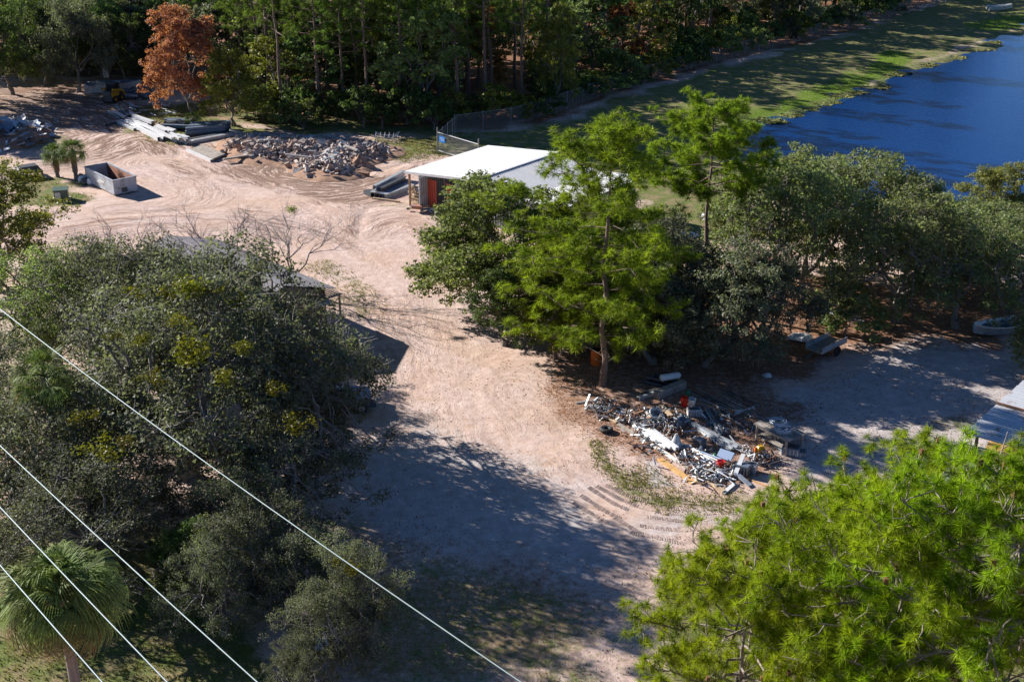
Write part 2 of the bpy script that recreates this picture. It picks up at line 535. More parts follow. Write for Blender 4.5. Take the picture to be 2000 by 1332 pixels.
def ground_material():
    m = bpy.data.materials.new('sandy_ground')
    n, l = nt(m)
    b = bsdf(m)
    b.inputs['Roughness'].default_value = .9
    b.inputs['Specular IOR Level'].default_value = .15
    geo = n.new('ShaderNodeNewGeometry')

    def attr(name):
        a = n.new('ShaderNodeAttribute'); a.attribute_name = name
        return a.outputs['Fac']

    def noise(scale, detail=5, rough=.6, vec=None, dist=0):
        q = n.new('ShaderNodeTexNoise')
        q.inputs['Scale'].default_value = scale; q.inputs['Detail'].default_value = detail
        q.inputs['Roughness'].default_value = rough; q.inputs['Distortion'].default_value = dist
        l.new(vec or geo.outputs['Position'], q.inputs['Vector'])
        return q.outputs['Fac']

    def ramp(src, p0, p1, c0=(0, 0, 0), c1=(1, 1, 1)):
        r = n.new('ShaderNodeValToRGB')
        r.color_ramp.elements[0].position = p0; r.color_ramp.elements[1].position = p1
        r.color_ramp.elements[0].color = (*c0, 1); r.color_ramp.elements[1].color = (*c1, 1)
        l.new(src, r.inputs[0])
        return r.outputs[0]

    def math_(op, a, b_, clamp=False):
        q = n.new('ShaderNodeMath'); q.operation = op; q.use_clamp = clamp
        for k, s in enumerate((a, b_)):
            if isinstance(s, (int, float)): q.inputs[k].default_value = s
            else: l.new(s, q.inputs[k])
        return q.outputs[0]

    def mix(f, a, b_):
        q = n.new('ShaderNodeMix'); q.data_type = 'RGBA'
        if isinstance(f, (int, float)): q.inputs[0].default_value = f
        else: l.new(f, q.inputs[0])
        for k, s in ((6, a), (7, b_)):
            if isinstance(s, tuple): q.inputs[k].default_value = (*s, 1)
            else: l.new(s, q.inputs[k])
        return q.outputs[2]

    def edge(maskv, nz, amp=.9, lo=.42, hi=.62):
        return ramp(math_('ADD', maskv, math_('MULTIPLY', math_('SUBTRACT', nz, .5), amp)), lo, hi)

    fine = noise(9, 6, .7)
    mid = noise(1.6, 6, .65)
    big = noise(.22, 4, .6)
    # wheel streaks running along the roads
    cmb = n.new('ShaderNodeCombineXYZ')
    l.new(attr('across'), cmb.inputs[0]); l.new(math_('MULTIPLY', attr('along'), .11), cmb.inputs[1])
    warp = noise(.6, 3)
    wv = n.new('ShaderNodeVectorMath'); wv.operation = 'ADD'
    l.new(cmb.outputs[0], wv.inputs[0])
    wc = n.new('ShaderNodeCombineXYZ'); l.new(math_('MULTIPLY', warp, 1.2), wc.inputs[0]); l.new(wc.outputs[0], wv.inputs[1])
    st = noise(2.6, 6, .72, wv.outputs[0])
    st2 = noise(1.1, 3, .5, wv.outputs[0])
    streak = math_('MULTIPLY', ramp(st, .44, .57), attr('road'))
    sand = mix(ramp(mid, .3, .72), (.50, .36, .305), (.70, .555, .50))
    sand = mix(ramp(big, .38, .62), sand, mix(ramp(mid, .35, .65), (.50, .35, .27), (.63, .46, .37)))
    sand = mix(math_('MULTIPLY', streak, math_('MULTIPLY', ramp(noise(.16, 3), .33, .58), .95)), sand, (.23, .135, .105))
    sand = mix(math_('MULTIPLY', math_('MULTIPLY', ramp(st2, .5, .7), attr('road')), .55), sand, (.76, .63, .57))
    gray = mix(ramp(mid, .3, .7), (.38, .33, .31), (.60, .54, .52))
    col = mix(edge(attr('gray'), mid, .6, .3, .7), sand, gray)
    # scattered leaves and crumbs on the bare sand
    vo = n.new('ShaderNodeTexVoronoi'); vo.inputs['Scale'].default_value = 5.5; l.new(geo.outputs['Position'], vo.inputs['Vector'])
    bits = math_('MULTIPLY', ramp(vo.outputs['Distance'], .10, .16, (1, 1, 1), (0, 0, 0)), ramp(noise(.5, 3), .45, .6))
    col = mix(math_('MULTIPLY', bits, .2), col, (.22, .14, .10))
    damp = mix(ramp(fine, .35, .65), (.12, .07, .05), (.24, .15, .105))
    col = mix(math_('MULTIPLY', edge(math_('MULTIPLY', attr('damp'), math_('ADD', ramp(st, .42, .56), .28)), mid, .5, .3, .7), .85), col, damp)
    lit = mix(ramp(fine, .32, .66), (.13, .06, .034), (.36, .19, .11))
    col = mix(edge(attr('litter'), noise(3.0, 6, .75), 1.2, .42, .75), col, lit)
    gr = mix(ramp(fine, .3, .7), (.065, .095, .022), (.19, .225, .06))
    gr = mix(ramp(noise(.8, 5, .65), .42, .62), gr, mix(ramp(fine, .3, .7), (.16, .125, .06), (.34, .27, .15)))
    col = mix(edge(attr('grass'), noise(2.2, 6, .75), 1.1, .40, .72), col, gr)
    lu = mix(ramp(fine, .3, .7), (.06, .10, .012), (.19, .26, .035))
    col = mix(edge(attr('lush'), noise(.55, 6, .75), 1.7, .46, .7), col, lu)
    mat_ = mix(ramp(noise(2.0, 5), .35, .65), (.10, .105, .055), (.25, .25, .095))
    col = mix(edge(attr('shore'), noise(.9, 5, .6), .8, .4, .6), col, mat_)
    col = mix(.5, col, mix(ramp(noise(30, 3, .8), .3, .7), (0, 0, 0), (1, 1, 1))) if False else col
    l.new(col, b.inputs['Base Color'])
    hsum = math_('ADD', math_('MULTIPLY', fine, .22), math_('ADD', math_('MULTIPLY', mid, .8), math_('MULTIPLY', math_('MULTIPLY', st, attr('road')), 2.6)))
    bp = n.new('ShaderNodeBump'); bp.inputs['Strength'].default_value = .8; bp.inputs['Distance'].default_value = .10
    l.new(hsum, bp.inputs['Height']); l.new(bp.outputs[0], b.inputs['Normal'])
    return m


GROUND_MAT = ground_material()
me = g.mesh('ground', GROUND_MAT, smooth=True)
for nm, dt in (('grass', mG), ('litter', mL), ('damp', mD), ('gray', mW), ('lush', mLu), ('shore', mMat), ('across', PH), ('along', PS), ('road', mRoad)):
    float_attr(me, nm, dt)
tag(part('ground', me), kind='structure')

# pond water
wm = bpy.data.materials.new('pond_water')
n, l = nt(wm)
b = bsdf(wm)
b.inputs['Base Color'].default_value = (.0003, .026, .125, 1)
b.inputs['Specular IOR Level'].default_value = .5
b.inputs['Specular Tint'].default_value = (.0, .17, .48, 1)
b.inputs['Roughness'].default_value = .12
b.inputs['IOR'].default_value = 1.33
geo = n.new('ShaderNodeNewGeometry')
n1 = n.new('ShaderNodeTexNoise'); n1.inputs['Scale'].default_value = 2.2; n1.inputs['Detail'].default_value = 5
mp = n.new('ShaderNodeMapping'); mp.inputs['Scale'].default_value = (1, 2.0, 1); mp.inputs['Rotation'].default_value = (0, 0, .5)
l.new(geo.outputs['Position'], mp.inputs[0]); l.new(mp.outputs[0], n1.inputs['Vector'])
bp = n.new('ShaderNodeBump'); bp.inputs['Strength'].default_value = 1.0; bp.inputs['Distance'].default_value = .03
l.new(n1.outputs['Fac'], bp.inputs['Height']); l.new(bp.outputs[0], b.inputs['Normal'])
xs = np.linspace(20, 420, 41); yy = np.linspace(60, 300, 31)
GX, GY = np.meshgrid(xs, yy)
i = np.arange(30)[:, None] * 41; j = np.arange(40)[None]
F = np.stack([i + j, i + j + 1, i + 42 + j, i + 41 + j], -1).reshape(-1, 4)
cx, cy = GX.ravel()[F].mean(1), GY.ravel()[F].mean(1)
F = F[poly_sd(cx, cy, POND) > -14]
tag(part('pond_water', Geo().add(np.c_[GX.ravel(), GY.ravel(), np.full(GX.size, WATER_Z)], F), None, wm), kind='structure')


def gz(x, y):
    return float(ground_z(np.array([float(x)]), np.array([float(y)]))[0][0])


def gat(px, py):
    p = at(px, py)
    p[2] = gz(p[0], p[1])
    return p
# ------------------------------------------------------------------ vegetation
bark_mat = simple_mat('oak_bark', (.20, .18, .16), .9, var=.3, scale=5, bump=.5)
pine_bark_mat = simple_mat('pine_bark', (.19, .135, .105), .9, var=.35, scale=7, bump=.6)
pale_bark_mat = simple_mat('pale_pine_bark', (.27, .22, .19), .9, var=.35, scale=7, bump=.6)
bare_mat = simple_mat('bare_twig_bark', (.30, .25, .235), .9, var=.2, scale=5)
oak_leaf = leaf_mat('live_oak_leaf', (.045, .058, .030), (.220, .232, .165), rough=.6, spec=.3, trans=.42)
oak_leaf_pale = leaf_mat('pale_oak_leaf', (.060, .085, .028), (.30, .34, .155), rough=.6, spec=.25, trans=.42, objvar=.12)
green_leaf = leaf_mat('green_broad_leaf', (.060, .090, .026), (.31, .36, .13), rough=.6, spec=.2, trans=.42)
dark_leaf = leaf_mat('dark_evergreen_leaf', (.028, .054, .016), (.155, .220, .068), rough=.6, spec=.25, trans=.42)
yellow_leaf = leaf_mat('yellow_green_leaf', (.07, .085, .012), (.27, .26, .04), rough=.5, spec=.3, trans=.35)
russet_leaf = leaf_mat('russet_leaf', (.10, .040, .016), (.34, .15, .05), rough=.6, spec=.2, trans=.42)
red_leaf = leaf_mat('red_autumn_leaf', (.22, .065, .045), (.56, .21, .15), rough=.6, spec=.2, trans=.35, objvar=.05)
willow_leaf = leaf_mat('olive_willow_leaf', (.10, .115, .028), (.30, .30, .085), rough=.55, spec=.25, trans=.35)
needle_mid = leaf_mat('yard_pine_needle', (.042, .085, .006), (.36, .43, .026), rough=.6, spec=.2, trans=.4, objvar=.08)
mistle_leaf = leaf_mat('mistletoe_leaf', (.045, .055, .004), (.19, .175, .012), rough=.5, spec=.25, trans=.35)
needle = leaf_mat('bright_pine_needle', (.050, .105, .004), (.37, .46, .016), rough=.6, spec=.2, trans=.42, objvar=.08)
needle_far = leaf_mat('woodland_pine_needle', (.036, .080, .014), (.210, .300, .055), rough=.6, spec=.2, trans=.45)
cone_mat = simple_mat('pine_cone', (.17, .075, .035), .8, var=.3)
moss_mat = leaf_mat('spanish_moss', (.13, .12, .10), (.26, .245, .20), rough=.8, spec=.1, trans=.3)


def unit(v):
    return v / np.maximum(np.linalg.norm(v, axis=-1, keepdims=True), 1e-6)


def leaves(g, c, nrm, size, rng, tint, aspect=.5, tri=True):
    """Leaf-sized faces at points c, roughly facing nrm."""
    N = len(c)
    nrm = unit(nrm + rng.normal(0, .8, (N, 3)))
    t = unit(np.cross(nrm, rng.normal(0, 1, (N, 3))))
    s = np.cross(nrm, t)
    L = (size * rng.uniform(.6, 1.35, N))[:, None]
    if tri:
        v = np.stack([c + t * L * .6, c - t * L * .4 + s * L * aspect, c - t * L * .4 - s * L * aspect], 1).reshape(-1, 3)
        f = np.arange(3 * N).reshape(-1, 3)
    else:
        v = np.stack([c + t * L * .6, c + s * L * aspect, c - t * L * .5, c - s * L * aspect], 1).reshape(-1, 3)
        f = np.arange(4 * N).reshape(-1, 4)
    g.add(v, f, np.clip(tint, 0, 1))


def limb(g, a, b, ra, rb, rng, n=6, k=5, sag=.0, tint=.5):
    a, b = np.asarray(a, float), np.asarray(b, float)
    t = np.linspace(0, 1, k)[:, None]
    L = np.linalg.norm(b - a)
    p = a + (b - a) * t
    p[1:-1] += rng.normal(0, .06 * L, (k - 2, 3))
    p[:, 2] += sag * L * np.sin(np.pi * t[:, 0])
    tube(g, p, np.linspace(ra, rb, k), n, tint)
    return p


def broad_tree(seed, R, H, trunk_h, lobes, subs, per_sub, leaf, flat=.75, trunk_r=.3, spread=.5, low=0.0, moss=0, lobe_r=.36,
               sub_r=.34, bare_twigs=0, tri=True, gap=0.12, ragged=.12):
    """Returns (trunk Geo, crown Geo, moss Geo or None) of a broad-crowned tree standing at the origin."""
    rng = np.random.default_rng(seed)
    tg, cg = Geo(), Geo()
    CH = H - trunk_h                          # crown height
    lean = rng.normal(0, .04 * H, 2)
    fork = np.array([lean[0], lean[1], trunk_h * rng.uniform(.75, 1.0)])
    limb(tg, (0, 0, -.2), fork, trunk_r, trunk_r * .75, rng, 9, 5)
    # flare at the foot
    tube(tg, [(0, 0, -.2), (0, 0, .25), (0, 0, .7)], [trunk_r * 1.5, trunk_r * 1.2, trunk_r], 9)
    mains = rng.integers(4, 7)
    mpos = []
    for i in range(mains):
        a = i * 2 * math.pi / mains + rng.uniform(-.4, .4)
        rr = R * rng.uniform(.28, .5)
        p = fork + np.array([math.cos(a) * rr, math.sin(a) * rr, CH * rng.uniform(.2, .5)])
        limb(tg, fork, p, trunk_r * .55, trunk_r * .28, rng, 6, 5, .06)
        mpos.append(p)
    mpos = np.array(mpos)
    mossg = Geo() if moss else None
    for i in range(lobes):
        # lobe centres over a dome, plus some lower skirt lobes
        u = (i + .5) / lobes
        ph = i * 2.39996 + rng.uniform(-.35, .35)
        el = math.asin(min(.98, low + (1 - low) * u)) if low >= 0 else rng.uniform(-.3, 1.2)
        k = rng.uniform(.92 - 2.2 * ragged, .92 + .5 * ragged)
        lr = R * lobe_r * rng.uniform(.75, 1.2)
        c = np.array([math.cos(ph) * math.cos(el) * R * k, math.sin(ph) * math.cos(el) * R * k,
                      trunk_h + CH * .18 + math.sin(el) * (CH * .82 - lr * .55) * rng.uniform(1 - 1.6 * ragged, 1.0)]) + np.array([lean[0], lean[1], 0])
        m = mpos[np.argmin(np.linalg.norm(mpos - c, axis=1))]
        limb(tg, m, c, trunk_r * .26, trunk_r * .09, rng, 5, 5, .05)
        ns = int(subs * rng.uniform(.75, 1.25))
        d = unit(rng.normal(0, 1, (ns, 3)) + np.array([0, 0, .55]))
        rad_ = lr * rng.uniform(.55, 1.05, ns)[:, None]
        sc = c + d * rad_ * np.array([1, 1, flat])
        lt = rng.uniform(-.12, .12)
        for q in range(ns):
            if rng.random() < .45:
                limb(tg, c, sc[q], trunk_r * .07, .012, rng, 3, 3)
            if rng.random() < gap:
                continue
            k_ = int(per_sub * rng.uniform(.5, 1.4))
            off = unit(rng.normal(0, 1, (k_, 3))) * (rng.random(k_) ** .45)[:, None]
            off *= R * lobe_r * sub_r * rng.uniform(.8, 1.3) * np.array([1, 1, .7])
            cc = sc[q] + off
            leaves(cg, cc, unit(off * 1.2 + d[q] * .5 + np.array([0, 0, .5])), leaf, rng,
                   .5 + lt + rng.normal(0, .2, k_) + rng.uniform(-.12, .12), tri=tri)
            if bare_twigs and rng.random() < bare_twigs:
                e = sc[q] + unit(d[q] + rng.normal(0, .3, 3)) * R * .13
                tube(tg, [sc[q], (sc[q] + e) / 2 + rng.normal(0, .05, 3), e], [.022, .016, .008], 3, .9)
            if moss and d[q][2] < .2 and rng.random() < moss:
                kk = 14
                mc = sc[q] + rng.normal(0, .18, (kk, 3)) * [1, 1, .2]
                dn = rng.uniform(.35, 1.1, kk)
                w = rng.uniform(.02, .06, kk)
                an = rng.uniform(0, 6.28, kk)
                sx = np.c_[np.cos(an) * w, np.sin(an) * w, 0 * an]
                v = np.stack([mc - sx, mc + sx, mc - np.c_[0 * dn, 0 * dn, dn]], 1).reshape(-1, 3)
                mossg.add(v, np.arange(3 * kk).reshape(-1, 3), rng.uniform(.1, .9, kk))
    return tg, cg, mossg


def needle_tuft(g, c, d, L, k, w, rng, tint):
    """One brush of needles round the shoot direction d."""
    dirs = unit(rng.normal(0, 1, (k, 3)) + d * .45)
    side = unit(np.cross(dirs, rng.normal(0, 1, (k, 3)))) * w
    ln = L * rng.uniform(.7, 1.15, k)[:, None]
    tip = c + dirs * ln
    tip[:, 2] -= ln[:, 0] * .12
    base = c + dirs * .02
    v = np.stack([base - side * .6, base + side * .6, tip], 1).reshape(-1, 3)
    g.add(v, np.arange(3 * k).reshape(-1, 3), np.clip(tint + rng.normal(0, .16, k), 0, 1))


def pine_tree(seed, H, crown_lo, R, branches, twigs, tufts, L, k, w, trunk_r=.2, dome_top=True, cones=0, lean=.02, droop=.15, asym=None, dead=6, tip=False, tw_lo=.38):
    rng = np.random.default_rng(seed)
    tg, cg, ng = Geo(), Geo(), Geo()
    top = np.array([rng.normal(0, lean * H), rng.normal(0, lean * H), H * .965])
    K = 9
    t = np.linspace(0, 1, K)[:, None]
    tr = np.array([0, 0, -.2]) + (top - np.array([0, 0, -.2])) * t
    tr[1:-1, :2] += rng.normal(0, .004 * H, (K - 2, 2))
    rr = np.linspace(trunk_r, trunk_r * .16, K); rr[0] *= 1.35
    tube(tg, tr, rr, 9)

    def tp(z):
        return np.array([np.interp(z, tr[:, 2], tr[:, a]) for a in range(3)])
    for i in range(dead):
        z = crown_lo * rng.uniform(.55, 1.05)
        p = tp(z); a = rng.uniform(0, 6.28); l_ = R * rng.uniform(.15, .5)
        limb(tg, p, p + np.array([math.cos(a) * l_, math.sin(a) * l_, l_ * rng.uniform(-.1, .35)]), .03, .012, rng, 4, 4)
    for i in range(branches):
        u = (i + rng.uniform(.1, .9)) / branches
        z = crown_lo + (H * .985 - crown_lo) * u
        p = tp(z)
        a = i * 2.39996 + rng.uniform(-.5, .5)
        prof = math.sin(math.pi * (.16 + .80 * u)) ** .75 if dome_top else (1 - u) ** .7 + .12
        l_ = R * prof * rng.uniform(.7, 1.1)
        if asym is not None:
            l_ *= 1 + .45 * math.cos(a - asym) * (1 - u * .5)
        rise = rng.uniform(.1, .45) + (.35 if u > .75 else 0)
        e = p + np.array([math.cos(a) * l_, math.sin(a) * l_, l_ * rise])
        br = limb(tg, p, e, trunk_r * (.34 - .2 * u), trunk_r * .07, rng, 5, 6, -.08)
        for q in range(twigs):
            s = rng.uniform(tw_lo, 1.0)
            b0 = br[min(5, int(s * 5))] * (1 - (s * 5) % 1) + br[min(5, int(s * 5) + 1)] * ((s * 5) % 1)
            d = unit(np.array([math.cos(a), math.sin(a), .25]) * .7 + rng.normal(0, .6, 3) + np.array([0, 0, .3]))
            tl = R * .22 * rng.uniform(.5, 1.15)
            e2 = b0 + d * tl
            limb(tg, b0, e2, trunk_r * .09, .012, rng, 4, 4)
            tt = rng.uniform(.3, .7)
            for w_ in range(tufts):
                f = rng.uniform(.8, 1.08) if tip else rng.uniform(.45, 1.05)
                c = b0 + (e2 - b0) * f + rng.normal(0, R * .035, 3)
                needle_tuft(cg, c, unit(d + rng.normal(0, .45, 3) + np.array([0, 0, .45])), L, k, w, rng, tt + rng.uniform(-.15, .15))
            if cones and rng.random() < cones:
                c = e2 + rng.normal(0, .08, 3)
                v = BOXV * [.09, .09, .14] + c
                ng.add(v, BOXF, rng.uniform(.2, .8))
    return tg, cg, ng if ng.v else None


def meshes(prefix, tpl, bark, leafm, third=None):
    out = [(('trunk'), tpl[0].mesh(prefix + '_trunk', bark, True)), ('crown', tpl[1].mesh(prefix + '_crown', leafm))]
    if tpl[2] is not None and tpl[2].v:
        out.append((third[0], tpl[2].mesh(prefix + '_' + third[0], third[1])))
    return out


def plant(name, parts_, label, cat, xy, sx, sz, rz, group=None, z=None, leafm=None):
    z = gz(*xy) if z is None else z
    o = thing(name, label, cat, (xy[0], xy[1], z), rz, group)
    o.scale = (sx, sx, sz)
    for nm, me in parts_:
        q = part(nm, me, o, kind='stuff' if nm in ('cone', 'moss') else None)
        if leafm is not None and nm == 'crown':
            q.material_slots[0].link = 'OBJECT'
            q.material_slots[0].material = leafm
    return o


R0 = random.Random(7)
# templates: reference radius / height noted beside each
OAK = [meshes('oak_%d' % s, broad_tree(s, 7, 12, 3.2, 54, 27, 54, .135, trunk_r=.42, bare_twigs=.5, moss=.0, low=-.25, gap=.55, lobe_r=.26, sub_r=.36, ragged=.3), bark_mat, oak_leaf, ('moss', moss_mat)) for s in (1, 2)]
OAK.append(meshes('open_oak', broad_tree(3, 7, 12, 3.2, 46, 26, 34, .17, trunk_r=.36, bare_twigs=.6, low=-.1, gap=.64, lobe_r=.25, sub_r=.33, ragged=.3), bark_mat, oak_leaf))
PALE = [meshes('pale_oak_%d' % s, broad_tree(s, 6, 11, 2.2, 38, 27, 40, .18, trunk_r=.27, bare_twigs=.12, moss=.3, lobe_r=.31, gap=.36, low=-.35, ragged=.18), bark_mat, oak_leaf_pale, ('moss', moss_mat)) for s in (4, 5)]
PALE.append(meshes('open_pale_oak', broad_tree(6, 6, 11, 2.6, 34, 24, 36, .18, trunk_r=.26, bare_twigs=.2, moss=.3, lobe_r=.28, gap=.55, low=-.2, ragged=.2), bark_mat, oak_leaf_pale, ('moss', moss_mat)))
BROAD = [meshes('broad_%d' % s, broad_tree(s, 4.5, 11, 2.4, 32, 26, 36, .17, trunk_r=.2, flat=.85, gap=.22, low=-.3, lobe_r=.30, bare_twigs=.1, ragged=.2), bark_mat, green_leaf) for s in (8,)]
WOODB = [meshes('woodland_broad_%d' % s, broad_tree(s, 4.2, 13, 3.0, 20, 15, 26, .27, trunk_r=.2, flat=1.0, gap=.12, low=-.1), bark_mat, dark_leaf) for s in (11, 12, 13)]
WOODP = [meshes('woodland_pine_%d' % s, pine_tree(s, 20, 7 + s % 3, 3.2, 30, 5, 5, .45, 16, .034, trunk_r=.22, dome_top=False, dead=10), pine_bark_mat, needle_far) for s in (21, 22, 23)]
SHRUB = [meshes('shrub_%d' % s, broad_tree(s, 2.2, 3.4, .4, 11, 12, 26, .20, trunk_r=.07, gap=.1, low=.0, lobe_r=.42), bark_mat, dark_leaf) for s in (31, 32)]


def bare_template(seed, H, R):
    rng = np.random.default_rng(seed)
    tg, cg = Geo(), Geo()
    ends = []
    for i in range(4):
        a = i * 1.6 + rng.uniform(-.4, .4)
        e = np.array([math.cos(a) * R * .35, math.sin(a) * R * .35, H * rng.uniform(.4, .55)])
        limb(tg, (0, 0, -.1), e, .075, .045, rng, 5, 5)
        for j in range(4):
            d = unit(np.array([math.cos(a), math.sin(a), 1.5]) + rng.normal(0, .55, 3))
            e2 = e + d * H * rng.uniform(.25, .42)
            p = limb(tg, e, e2, .04, .02, rng, 4, 5)
            for k in range(6):
                s = p[rng.integers(1, 5)]
                d3 = unit(d + rng.normal(0, .6, 3)); e3 = s + d3 * H * rng.uniform(.1, .22)
                limb(cg, s, e3, .016, .008, rng, 3, 4)
                for m in range(4):
                    e4 = e3 + unit(d3 + rng.normal(0, .6, 3)) * H * rng.uniform(.05, .12)
                    limb(cg, s + (e3 - s) * rng.uniform(.3, 1), e4, .008, .005, rng, 3, 3)
    return [('trunk', tg.mesh('bare_trunk', bare_mat, True)), ('twigs', cg.mesh('bare_twigs', bare_mat))]


BARE = [bare_template(51, 8, 3), bare_template(52, 8, 3)]


def tree_at(kind, name, label, cat, base, top, R, tpl, refR, refH, group=None, leafm=None, rz=None, off=(0, 0)):
    p = gat(*base)
    h = height_for(p[0] + off[0], p[1] + off[1], top)
    return plant(name, tpl, label, cat, (p[0] + off[0], p[1] + off[1]), R / refR, max(.5, h) / refH, R0.uniform(0, 6.28) if rz is None else rz, group, p[2], leafm)


# --- the big live oak mass on the left
LO = [((480, 905), 475, 5.8, 'open live oak between the widest crown and the sandy drive'),
      ((285, 790), 438, 5.8, 'live oak left of the widest crown below the house ridge'),
      ((365, 930), 462, 7.8, 'largest live oak of the left thicket with yellow mistletoe in its crown'),
      ((555, 960), 665, 4.0, 'live oak whose right edge overhangs the sandy drive'),
      ((110, 1010), 690, 6.4, 'grey leaved live oak crossed by the upper power cable at the left edge'),
      ((575, 880), 568, 4.5, 'live oak beside the corner shadow of the grey roofed house'),
      ((250, 720), 465, 5.4, 'grey live oak hiding the far end of the grey roofed house'),
      ((-90, 900), 640, 6.0, 'live oak cut by the left edge behind the shaggy palm crown'),
      ((515, 1030), 790, 4.4, 'live oak standing over the dark shade in the middle of the left thicket'),
      ((180, 1150), 880, 4.9, 'live oak just above the large cabbage palm'),
      ((520, 1200), 960, 3.0, 'dark low oak standing above the shaded lower lawn'),
      ((400, 715), 492, 5.0, 'live oak whose crown hides the front slope of the grey roof'),
      ((600, 1205), 1000, 2.8, 'dark oak filling the gap between the thicket and the lowest small oak'),
      ((440, 1240), 1030, 2.4, 'dark oak right of the glossy holly'),
      ((655, 1335), 1120, 2.2, 'dark oak just left of the bluish shadow at the cable crossing')]
for k, (b_, t_, r_, lb) in enumerate(LO):
    tree_at('oak', 'live_oak_tree', lb, 'tree', b_, t_, r_, OAK[2 if b_ in ((575, 880), (555, 960), (480, 905), (515, 1030), (400, 700), (470, 800)) else k % 2], 7, 12, 'live oaks of the left thicket')
tree_at('b', 'broadleaf_tree', 'dense darker green tree at the far left of the thicket above the palm fronds', 'tree', (120, 740), 462, 5.4, OAK[1], 7, 12, leafm=green_leaf)
tree_at('b', 'broadleaf_tree', 'yellowish green tree at the left edge beside the green utility box', 'tree', (0, 570), 318, 4.3, BROAD[0], 4.5, 11, leafm=yellow_leaf)
tree_at('b', 'oak_sapling', 'small live oak with a bluish shadow hanging over the lowest crossing of the upper cable', 'tree', (700, 1290), 1045, 1.9, OAK[0], 7, 12)
tree_at('b', 'oak_sapling', 'small dark live oak at the bottom edge left of the shaded road', 'tree', (590, 1380), 1235, 1.4, OAK[1], 7, 12)
tree_at('b', 'holly_tree', 'glossy dark green holly above the shaded lawn', 'tree', (365, 1190), 1000, 1.4, BROAD[0], 4.5, 11, leafm=dark_leaf)
tree_at('b', 'shrub', 'bright green bush beside broken branches on the lawn', 'shrub', (365, 1200), 1110, 1.3, SHRUB[0], 2.2, 3.4, leafm=green_leaf)
tree_at('b', 'live_oak_tree', 'dark understorey oak above the glossy holly', 'tree', (490, 1130), 905, 2.6, OAK[0], 7, 12)
for b_, t_, k, lb in (((430, 560), 395, 0, 'leafless grey tree in front of the sand behind the house roof'), ((575, 575), 405, 1, 'leafless tree with a single green mistletoe ball near its tip'),
                      ((250, 560), 430, 1, 'small leafless tree between the green trees and the pale road')):
    o = tree_at('bare', 'bare_tree', lb, 'tree', b_, t_, 3.4, BARE[k], 3, 8, 'leafless trees behind the left thicket')

# --- trees in the middle
tree_at('m', 'laurel_tree', 'loose light green tree covering the front of the white roofed building', 'tree', (965, 610), 305, 5.6, BROAD[0], 4.5, 11, rz=1.0)
tree_at('m', 'cedar_tree', 'dense dark green cedar reaching the ground at the edge of the sand', 'tree', (985, 675), 490, 3.2, BROAD[0], 4.5, 11, leafm=dark_leaf, rz=3.0)
tree_at('m', 'laurel_tree', 'green tree right of the drive whose low branches meet the cedar', 'tree', (925, 610), 400, 3.4, BROAD[0], 4.5, 11, rz=4.4)
tree_at('m', 'live_oak_tree', 'dark live oak behind the tall bright pine', 'tree', (1260, 660), 400, 4.6, PALE[0], 6, 11, leafm=oak_leaf)
tree_at('m', 'live_oak_tree', 'dark spreading oak just right of the tall pine trunk', 'tree', (1275, 710), 500, 4.2, PALE[2], 6, 11, leafm=oak_leaf)
tree_at('m', 'live_oak_tree', 'low dark oak over the orange needles behind the long beams', 'tree', (1375, 715), 520, 4.2, PALE[2], 6, 11, leafm=oak_leaf)
tree_at('m', 'live_oak_tree', 'shaded oak filling the gap behind the orange barrel', 'tree', (1150, 640), 440, 4.0, PALE[1], 6, 11, leafm=oak_leaf)
tree_at('m', 'live_oak_tree', 'oak between the second pine and the corrugated roof', 'tree', (1190, 540), 375, 3.6, PALE[0], 6, 11)

# --- the oak hammock on the right
RO = [((1420, 690), 450, 4.6, 2), ((1585, 600), 292, 6.0, 2), ((1745, 625), 345, 5.8, 2), ((1865, 640), 400, 5.0, 2), ((1510, 540), 268, 4.6, 1),
      ((1665, 520), 290, 5.6, 0), ((1830, 540), 350, 5.2, 1), ((1990, 590), 415, 4.8, 0), ((2085, 735), 540, 3.6, 1), ((1330, 655), 470, 3.6, 2),
      ((1500, 690), 470, 3.9, 2), ((1960, 480), 380, 3.9, 0)]
RL = ['dark live oak whose low boughs hang over the long metal beams', 'live oak behind the leaning pipes with its crown against the pond', 'tall pale oak left of the two slender trunks in the shade',
      'oak with slender mossy trunk near the white boat', 'pale oak just right of the second pine against the water', 'rounded oak crown at the middle of the pond shore', 'oak crown below the olive willow',
      'oak behind the white boat at the right edge', 'pale oak branch entering over the boat at the right edge', 'small dark oak between the pine trunks', 'mossy oak beside the parked flat trailer', 'oak right of the willow by the water']
for (b_, t_, r_, k), lb in zip(RO, RL):
    tree_at('r', 'live_oak_tree', lb, 'tree', b_, t_, r_, PALE[k], 6, 11, 'oaks of the right hammock', leafm=oak_leaf if r_ in (4.6, 3.6, 3.9) and b_[1] > 640 and b_[0] < 1600 else None)
tree_at('r', 'shrub', 'pale green young oak bush over the leaning pipes', 'shrub', (1650, 655), 555, 2.4, SHRUB[0], 2.2, 3.4, leafm=oak_leaf_pale)
tree_at('r', 'willow_tree', 'olive yellow willow with feathery top at the right pond shore', 'tree', (1925, 470), 300, 3.0, BROAD[0], 4.5, 11, leafm=willow_leaf, rz=2)
tree_at('r', 'shrub', 'bright green bush at the right edge above the oaks', 'shrub', (1985, 470), 395, 1.8, SHRUB[1], 2.2, 3.4, leafm=green_leaf)

